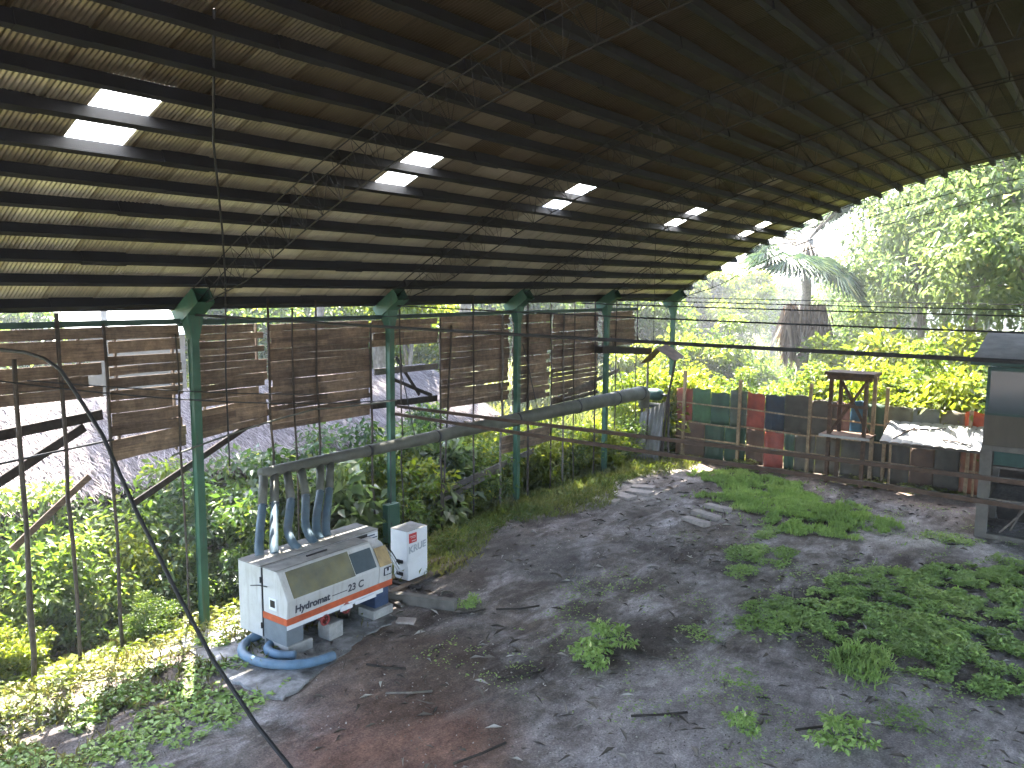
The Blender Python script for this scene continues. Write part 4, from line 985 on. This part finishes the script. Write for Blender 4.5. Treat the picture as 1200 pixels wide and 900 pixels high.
# trees
TR = [
 ('broad',-40,34,1.0,'broad green tree seen over the leftmost planks'),('yellow',20,40,1.05,'yellow-green tree over the planks left of the white roof'),
 ('yellow',225,44,1.1,'yellow tree right of the white roof behind first column'),('broad',290,36,.95,'green tree over the planks just right of the first column'),('dark',350,42,1.0,'dark tree over the middle of the broad panel'),
 ('broad',410,38,1.0,'green tree over the broad panel left of second column'),('tall',470,33,.9,'slender tree with trunk showing in the broken opening'),('yellow',505,42,1.0,'yellow-green tree right of the second column'),
 ('dark',560,46,1.1,'dark tree over the panel between second and third columns'),('broad',620,44,1.0,'green tree over the planks at the third column'),('yellow',680,48,1.1,'yellow-green tree between third and fourth columns'),
 ('broad',735,46,1.05,'green tree just right of the fourth column'),('dark',775,62,1.0,'dark tree behind the fifth green column'),('broad',815,75,1.1,'distant green tree left of the sky gap'),
 ('broad',868,75,1.05,'distant green tree below the sky gap'),('broad',905,80,1.05,'distant green tree just left of the palm'),('yellow',838,62,1.3,'yellow-green tree between fifth column and palm'),('broad',985,80,1.0,'distant green tree just right of the palm'),('dark',1030,64,1.0,'dark tree at the back right of the palm'),
 ('pale',1035,44,1.0,'pale glossy tree right of the palm, shortest of the pale ones'),('pale',1090,41,1.15,'pale glossy tree above the white awning'),('pale',1150,38,1.2,'pale glossy tall tree above the orange sheet'),('pale',1215,36,1.25,'pale glossy tree at the right edge above the booth'),
 ('big',1190,34,1.1,'yellow-leaved tree close behind the booth'),('tall',1120,46,1.35,'slender tall tree with bare pale limbs above the awning'),('tall',1075,60,1.15,'tall slender tree standing behind the pale trees'),('pale',1160,56,1.25,'pale tall tree behind the yellow-leaved one'),('tall',1235,52,1.35,'tall green tree at the far right edge'),
 ('pale',1000,52,.85,'small pale tree between palm and pale row'),
]
for k, px, d, s, lab in TR: x, y = bearing(px, d); plant(k, lab, x, y, s, group='trees beyond the shed')
# tall trees outside that dapple the light on the plank wall
for x, y, s, lab in ((-11.5,12.2,1.0,'tall tree with grey trunk beyond the thatch, seen in the broken opening'),(-10.9,15.6,1.34,'tall tree with grey trunk beyond the thatch behind the third column'),(-10.9,20.0,1.3,'tall tree with grey trunk at the right end of the thatch'),(-16,10.5,1.1,'tall grey-trunked tree farther back beyond the thatch')):
    plant('high', lab, x, y, s, group='trees beyond the shed')
# far woods closing the horizon
rg = np.random.default_rng(77); Vs = []; Fs = []; Ts = []; o = 0
for i in range(90):
    px = -250 + 1750*i/89; d = rg.uniform(130, 190); x, y = bearing(px, d)
    V, F, ti, _ = crown(300+i, 700, (8,8,rg.uniform(3,5.5)), 16, 1.8, .7, .42, .3)
    V = V + np.array([x, y, rg.uniform(2.5,3.5)]); Vs.append(V); Fs.append(F+o); Ts.append(ti); o += len(V)
tag(np_obj('far_woods', np.concatenate(Vs), np.concatenate(Fs), M['leafC'], None, np.concatenate(Ts)), 'far dark wood closing the view behind all the trees', 'woods', kind='stuff')

# palm with a skirt of dead fronds
px_, py_ = bearing(941, 41)
t = thing('palm_tree', 'tall fan palm with hanging brown dead fronds, in the gap beyond the fence', 'palm', (px_, py_, 0)); t.scale = (1.03, 1.03, 1.03)
rg = np.random.default_rng(5)
mb = MB(); pts = [(0.05*math.sin(i), .04*math.cos(i), 8.3*i/20) for i in range(21)]; mb.tube(pts, [.25-.003*i+(.02 if i % 2 else 0) for i in range(21)], 10); mb.build('trunk', M['palmbark'], t, True)
def fan(mbv, base, d, stalk, rad, nblade, droop, rgl):
    """a stalk and a fan of folded blades"""
    d = Vector(d).normalized(); tip = Vector(base) + d*stalk - Vector((0,0,droop*stalk*.3)); dd = (tip-Vector(base)).normalized()
    s = dd.cross(Vector((0,0,1))); s = s.normalized() if s.length > .01 else Vector((1,0,0)); u = s.cross(dd)
    for k in range(nblade):
        an = R(-130 + 260*k/(nblade-1)); b = dd*math.cos(an) + s*math.sin(an) + u*.15
        L = rad*(1-.25*abs(an)/R(130))*rgl.uniform(.85,1.1); e = tip + b*L - Vector((0,0,droop*L*.55)); m = tip + b*L*.5 - Vector((0,0,droop*L*.08))
        w = u.cross(b).normalized()*.046*rad
        mbv[0] += [tuple(tip), tuple(m+w), tuple(e), tuple(m-w)]
    return tip
vs = [[]]; stalks = MB()
for i in range(27):
    an = i*2.4; el = R(-38 + 95*((i*.618) % 1)); d = (math.cos(an)*math.cos(el), math.sin(an)*math.cos(el), math.sin(el))
    tip = fan(vs, (0,0,8.3), d, rg.uniform(1.5,2.3), rg.uniform(1.2,1.7), 28, .25+.5*(el < .1), rg)
    stalks.tube([(0,0,8.2), tip], [.05,.025], 5)
V = np.array(vs[0]); b = np.arange(len(V)//4)*4; F = np.stack([np.stack([b,b+1,b+2],-1), np.stack([b,b+2,b+3],-1)],1).reshape(-1,3)
M['palm'] = m_leaf('palm_frond', (.04,.07,.04), (.07,.11,.06), (.12,.15,.08), .35, .35, (1,1.1,.7))
np_obj('fronds', V, F, M['palm'], t, np.repeat(rg.random(len(b)), 2)); stalks.build('frond_stalks', M['bark'], t)
def hanging(x, y, z0, z1, wid, n, seed, name):
    rgl = np.random.default_rng(seed); k = rgl.random(n)
    P = np.stack([x+rgl.normal(0,wid*.4,n), y+rgl.normal(0,wid*.4,n), z1-(z1-z0)*.45*k**1.5], -1)
    D = np.stack([(P[:,0]-x)*.35+rgl.normal(0,.1,n), (P[:,1]-y)*.35+rgl.normal(0,.1,n), -np.ones(n)], -1); L = (z1-z0)*rgl.uniform(.35,.8,n)
    V, F = leaves(rgl, P, D, L, L*.09, .03); np_obj(name, V, F, M['leafdead'], t, np.repeat(rgl.random(n)*.95, 2))
cr_, sr_ = math.cos(-TH), math.sin(-TH)
hanging(-.62*math.cos(TH), -.62*math.sin(TH), 2.6, 5.4, .28, 260, 1, 'dead_fronds'); hanging(.72*math.cos(TH), .72*math.sin(TH), 3.1, 5.4, .3, 240, 2, 'dead_fronds')
hanging(0, 0, 3.6, 5.5, .4, 110, 4, 'dead_fronds'); hanging(.1, .1, 6.9, 7.9, .4, 110, 3, 'dead_fronds')

# ---------------------------------------------------------------- low weeds and grass
def carpet(name, label, pts, mat, lo, hi, asp=.5, blade=False, kind='stuff', cat='weeds', lift=.14, seed=1):
    rg = np.random.default_rng(seed); P = np.array(pts); n = len(P)
    D = rg.normal(0, 1, (n,3)); D[:,2] = np.abs(D[:,2])*(2.5 if blade else .16) + (.6 if blade else 0)
    Ls = rg.uniform(lo, hi, n); V, F = leaves(rg, P, D, Ls, Ls*asp, .1)
    cl = np.array([vnoise(p[0]*1.3+5, p[1]*1.3) for p in pts]); ti = np.clip(cl*.75 + rg.random(n)*.35 - .05, 0, .96)
    return tag(np_obj(name, V, F, M[mat], None, np.repeat(ti, 2)), label, cat, None, kind)
def blob_pts(blobs, dens, hmax, seed, thr=.34, f=1.1):
    rr = random.Random(seed); out = []
    for (cx, cy, rx, ry, rot) in blobs:
        n = int(dens*rx*ry*3.14)
        for _ in range(n):
            a = rr.uniform(0, 6.283); q = math.sqrt(rr.random()); q = q if rr.random() > .07 else q*1.45; edge = .72+.5*vnoise(math.cos(a)*1.7+cx, math.sin(a)*1.7+cy)
            u, v = math.cos(a)*q*rx*edge, math.sin(a)*q*ry*edge; x = cx+u*math.cos(rot)-v*math.sin(rot); y = cy+u*math.sin(rot)+v*math.cos(rot)
            k = vnoise(x*f*2, y*f*2)*.6+vnoise(x*f*5+3, y*f*5)*.4
            if k < thr*(.7+.6*q): continue
            k2 = vnoise(x*3.1+7, y*3.1)
            if k2 < .25+.27*q*q*rr.random()**.5: continue
            h = hmax*1.15*(.12+.88*k2)*max(.15, 1-.6*q*q); out.append((x, y, gz(x, y)+rr.random()*h))
    return out
carpet('weed_cover', 'large patch of low leafy weeds on the floor at the right', blob_pts([(10.9,9.0,2.0,3.6,R(-25)),(12.0,6.8,1.5,1.6,0),(12.5,11.2,1.6,1.6,0)], 2100, .2, 1, .33), 'leafW', .04, .1, .55, seed=1)
carpet('weed_cover', 'long weed patch before the far fence, left of the pale sand', blob_pts([(6.6,14.4,3.1,1.7,R(-20)),(4.3,16.6,2.2,1.2,0),(7.6,12.8,1.2,1.2,0)], 1500, .17, 2, .34), 'leafW', .05, .14, .3, True, seed=2)
carpet('weed_cover', 'small weed patch between the concrete bars and large patch', blob_pts([(7.2,9.8,.9,1.0,0),(6.7,11.6,.5,.7,0),(7.3,8.4,.35,.5,0)], 1500, .16, 3, .32), 'leafW', .04, .085, .5, seed=3)
carpet('weed_cover', 'dense round weed clump in the middle right of the floor', blob_pts([(8.85,6.6,.75,1.2,0),(9.5,8.2,.4,.5,0)], 2000, .22, 4, .28), 'leafW', .04, .09, .5, seed=4)
carpet('weed_cover', 'yellowish grass clump at the lower right of the floor', blob_pts([(10.55,5.35,.55,.7,0)], 2200, .3, 5, .1), 'leafW', .06, .17, .12, True, seed=5)
carpet('weed_cover', 'sparse low weeds on the dirt left of the weed clump', blob_pts([(7.9,4.9,.5,.35,0),(11.4,3.9,.4,.4,0),(9.2,3.4,.35,.5,0)], 700, .14, 6, .35), 'leafW', .04, .09, .45, seed=6)
carpet('weed_cover', 'small weed patch on the pale sand before the booth', blob_pts([(10.6,13.9,.75,.5,0),(12.0,12.9,.5,.5,0)], 900, .18, 7, .25), 'leafW', .05, .1, .5, seed=7)
for x, y, s, lab in ((6.85,3.35,1.3,'small upright weed on the bare floor in the middle'),(6.95,2.6,1.1,'small low weed before the upright one in the middle'),(10.9,2.7,1.2,'lone weed on the dark floor at the lower right'),(9.7,2.2,.8,'tiny weed at the bottom right of the floor'),(3.8,3.3,.7,'tiny weed at the end of the thick beam')):
    plant('weed', lab, x, y, s, group='single weeds on the floor', parts=('stem', 'foliage'))
def strip(n, xf, y0, y1, hmax, seed, thr=.2):
    rr = random.Random(seed); out = []
    while len(out) < n:
        y = rr.uniform(y0, y1); x = xf(rr, y)
        if vnoise(x*1.6, y*1.6)*.6+vnoise(x*4, y*4)*.4 < thr: continue
        out.append((x, y, gz(x, y) + rr.random()**1.3*hmax*(.3+.7*vnoise(x*1.1+4, y*1.1))))
    return out
carpet('ground_cover', 'sunlit yellow-green creepers on the slope at the lower left', strip(22000, lambda r, y: 2.3-.18*(y+4)+r.gauss(0,.5)-7*r.random()**1.1, -6.5, 2.2, .2, 31, .34), 'grassY', .05, .14, .55, seed=31)
carpet('ground_cover', 'green creepers with broad leaves on the slope at the lower left', strip(6000, lambda r, y: .7-5*r.random(), -6.5, 1.5, .3, 32, .45), 'leafB', .08, .18, .6, seed=32)
carpet('grass', 'fine dry grass among the creepers at the lower left', strip(11000, lambda r, y: 2.6+r.gauss(0,.6)-.18*(y+4)-6*r.random(), -6.5, 2.2, .08, 37, .3), 'grassdry', .06, .22, .05, True, cat='grass', seed=37)
sd = []
rr = random.Random(61)
while len(sd) < 5000:
    x = rr.uniform(4.5, 13.5); y = rr.uniform(1, 17)
    if vnoise(x*1.1+2, y*1.1)*.6+vnoise(x*3.3, y*3.3)*.4 < .55+.12*rr.random(): continue
    sd.append((x, y, gz(x, y)+.06*rr.random()))
carpet('weed_cover', 'scattered tiny seedlings over the dirt floor', sd, 'leafW', .03, .07, .5, seed=61)
carpet('grass', 'dry and green grass strip along the row of columns', strip(30000, lambda r, y: 1.9-4.5*r.random()**.8-.5*math.sin(y), 2.6, 18, .28, 33, .3), 'grassY', .06, .22, .1, True, cat='grass', seed=33)
carpet('ground_cover', 'leafy weeds along the foot of the plank wall', strip(16000, lambda r, y: 1.3-3.2*r.random(), 4.6, 18.5, .3, 34, .4), 'leafA', .05, .13, .5, seed=34)
carpet('ground_cover', 'shaded trailing weeds at the near left corner of the floor', strip(5200, lambda r, y: 1.5+2.4*r.random()**1.4-.3*(y+2), -5.5, -.6, .16, 35, .42), 'leafW', .05, .13, .6, seed=35)
carpet('weed_cover', 'bright weeds along the sunlit foot of the far fence', strip(3500, lambda r, y: 3+7.2*r.random(), 18.1, 19.05, .3, 36, .42), 'grassY', .05, .12, .5, seed=36)
rr = random.Random(9); fld = []
for _ in range(26000):
    px = rr.uniform(560, 1500); d = 31+95*rr.random()**1.5; x, y = bearing(px, d); fld.append((x, y, gz(x, y)+rr.random()*.5))
carpet('grass', 'bright green field of tall grass beyond the fence', fld, 'grassY', .4, .95, .18, True, cat='grass', seed=40)
rr = random.Random(10); fld = []
for _ in range(14000):
    x = rr.uniform(-5, 14); y = rr.uniform(19.6, 27); fld.append((x, y, gz(x, y)+rr.random()*.6))
carpet('ground_cover', 'thick green growth just behind the far fence', fld, 'leafB', .12, .3, .5, seed=41)
# litter of chips, leaves and twigs
rr = random.Random(12); pts = []
while len(pts) < 16000:
    x = rr.uniform(.9, 13.8); y = rr.uniform(-4.5, 17.5)
    k = vnoise(x*.8, y*.8)*.6 + vnoise(x*2.6, y*2.6)*.4
    if k < .3+.3*rr.random(): continue
    pts.append((x, y, gz(x, y)+.008))
rg = np.random.default_rng(50); P = np.array(pts); n = len(P); D = rg.normal(0,1,(n,3)); D[:,2] = np.abs(D[:,2])*.22
tw = rg.random(n) < .08
Ls = np.where(tw, rg.uniform(.1,.32,n), rg.uniform(.015,.045,n)); Ws = np.where(tw, .014, Ls*rg.uniform(.4,.9,n))
V, F = leaves(rg, P, D, Ls, Ws, .12); ti = np.where(rg.random(n) < .16, rg.uniform(.75,.95,n), rg.uniform(.0,.55,n))
tag(np_obj('ground_litter', V, F, M['litter'], None, np.repeat(ti, 2)), 'scattered wood chips, dry leaves and twigs on the dirt floor', 'litter', kind='stuff')
# ---------------------------------------------------------------- air
hz = bpy.data.materials.new('haze_air'); hz.use_nodes = True; hn = hz.node_tree; hn.nodes.clear()
ho = hn.nodes.new('ShaderNodeOutputMaterial'); hv = hn.nodes.new('ShaderNodeVolumePrincipled'); hv.inputs['Density'].default_value = .0022; hv.inputs['Color'].default_value = (.95,.97,1,1); hv.inputs['Anisotropy'].default_value = .3
hn.links.new(hv.outputs[0], ho.inputs['Volume'])
mb = MB(); mb.span((-900,-900,-3.2), (900,900,34)); tag(mb.build('haze', hz), kind='stuff')

# ---------------------------------------------------------------- camera, light, render
fw = Vector((0, math.cos(PITCH), -math.sin(PITCH))); rt = Vector((1,0,0)); upv = Vector((0, math.sin(PITCH), math.cos(PITCH)))
r2 = rt*math.cos(ROLL) + upv*math.sin(ROLL); u2 = upv*math.cos(ROLL) - rt*math.sin(ROLL)
yawm = Matrix.Rotation(TH, 3, 'Z')
m = Matrix((yawm @ r2, yawm @ u2, -(yawm @ fw))).transposed().to_4x4(); m.translation = CAM
cd = bpy.data.cameras.new('camera'); co = bpy.data.objects.new('camera', cd); C.objects.link(co); co.matrix_world = m
cd.sensor_fit = 'HORIZONTAL'; cd.sensor_width = 36; cd.lens = 949.2/1200*36; cd.clip_end = 2000; cd.clip_start = .05
SC.camera = co
EL = R(57); sx, sy = -.83, .56
sd = Vector((sx*math.cos(EL), sy*math.cos(EL), math.sin(EL))).normalized()
ld = bpy.data.lights.new('sun', 'SUN'); ld.energy = 5.0; ld.angle = R(.53); ld.color = (1, .95, .86)
lo_ = bpy.data.objects.new('sun', ld); C.objects.link(lo_); lo_.rotation_euler = sd.to_track_quat('Z', 'Y').to_euler(); lo_.location = (-20, 20, 40)
w = bpy.data.worlds.new('World'); SC.world = w; w.use_nodes = True; nt = w.node_tree; bg = nt.nodes['Background']
sk = nt.nodes.new('ShaderNodeTexSky'); sk.sky_type = 'NISHITA'; sk.sun_disc = False; sk.sun_elevation = EL; sk.sun_rotation = math.atan2(sx, sy); sk.dust_density = 2.0; sk.air_density = 1.0
nt.links.new(sk.outputs[0], bg.inputs['Color']); bg.inputs['Strength'].default_value = .15
SC.view_settings.view_transform = 'Standard'; SC.view_settings.look = 'None'; SC.view_settings.gamma = 1; SC.view_settings.exposure = 3.8
SC.render.engine = 'CYCLES'; cy = SC.cycles; cy.use_denoising = True; cy.max_bounces = 7; cy.diffuse_bounces = 4; cy.glossy_bounces = 2; cy.transmission_bounces = 4; cy.transparent_max_bounces = 4
cy.caustics_reflective = False; cy.caustics_refractive = False; cy.sample_clamp_indirect = 6.0; cy.use_adaptive_sampling = True; cy.adaptive_threshold = .02
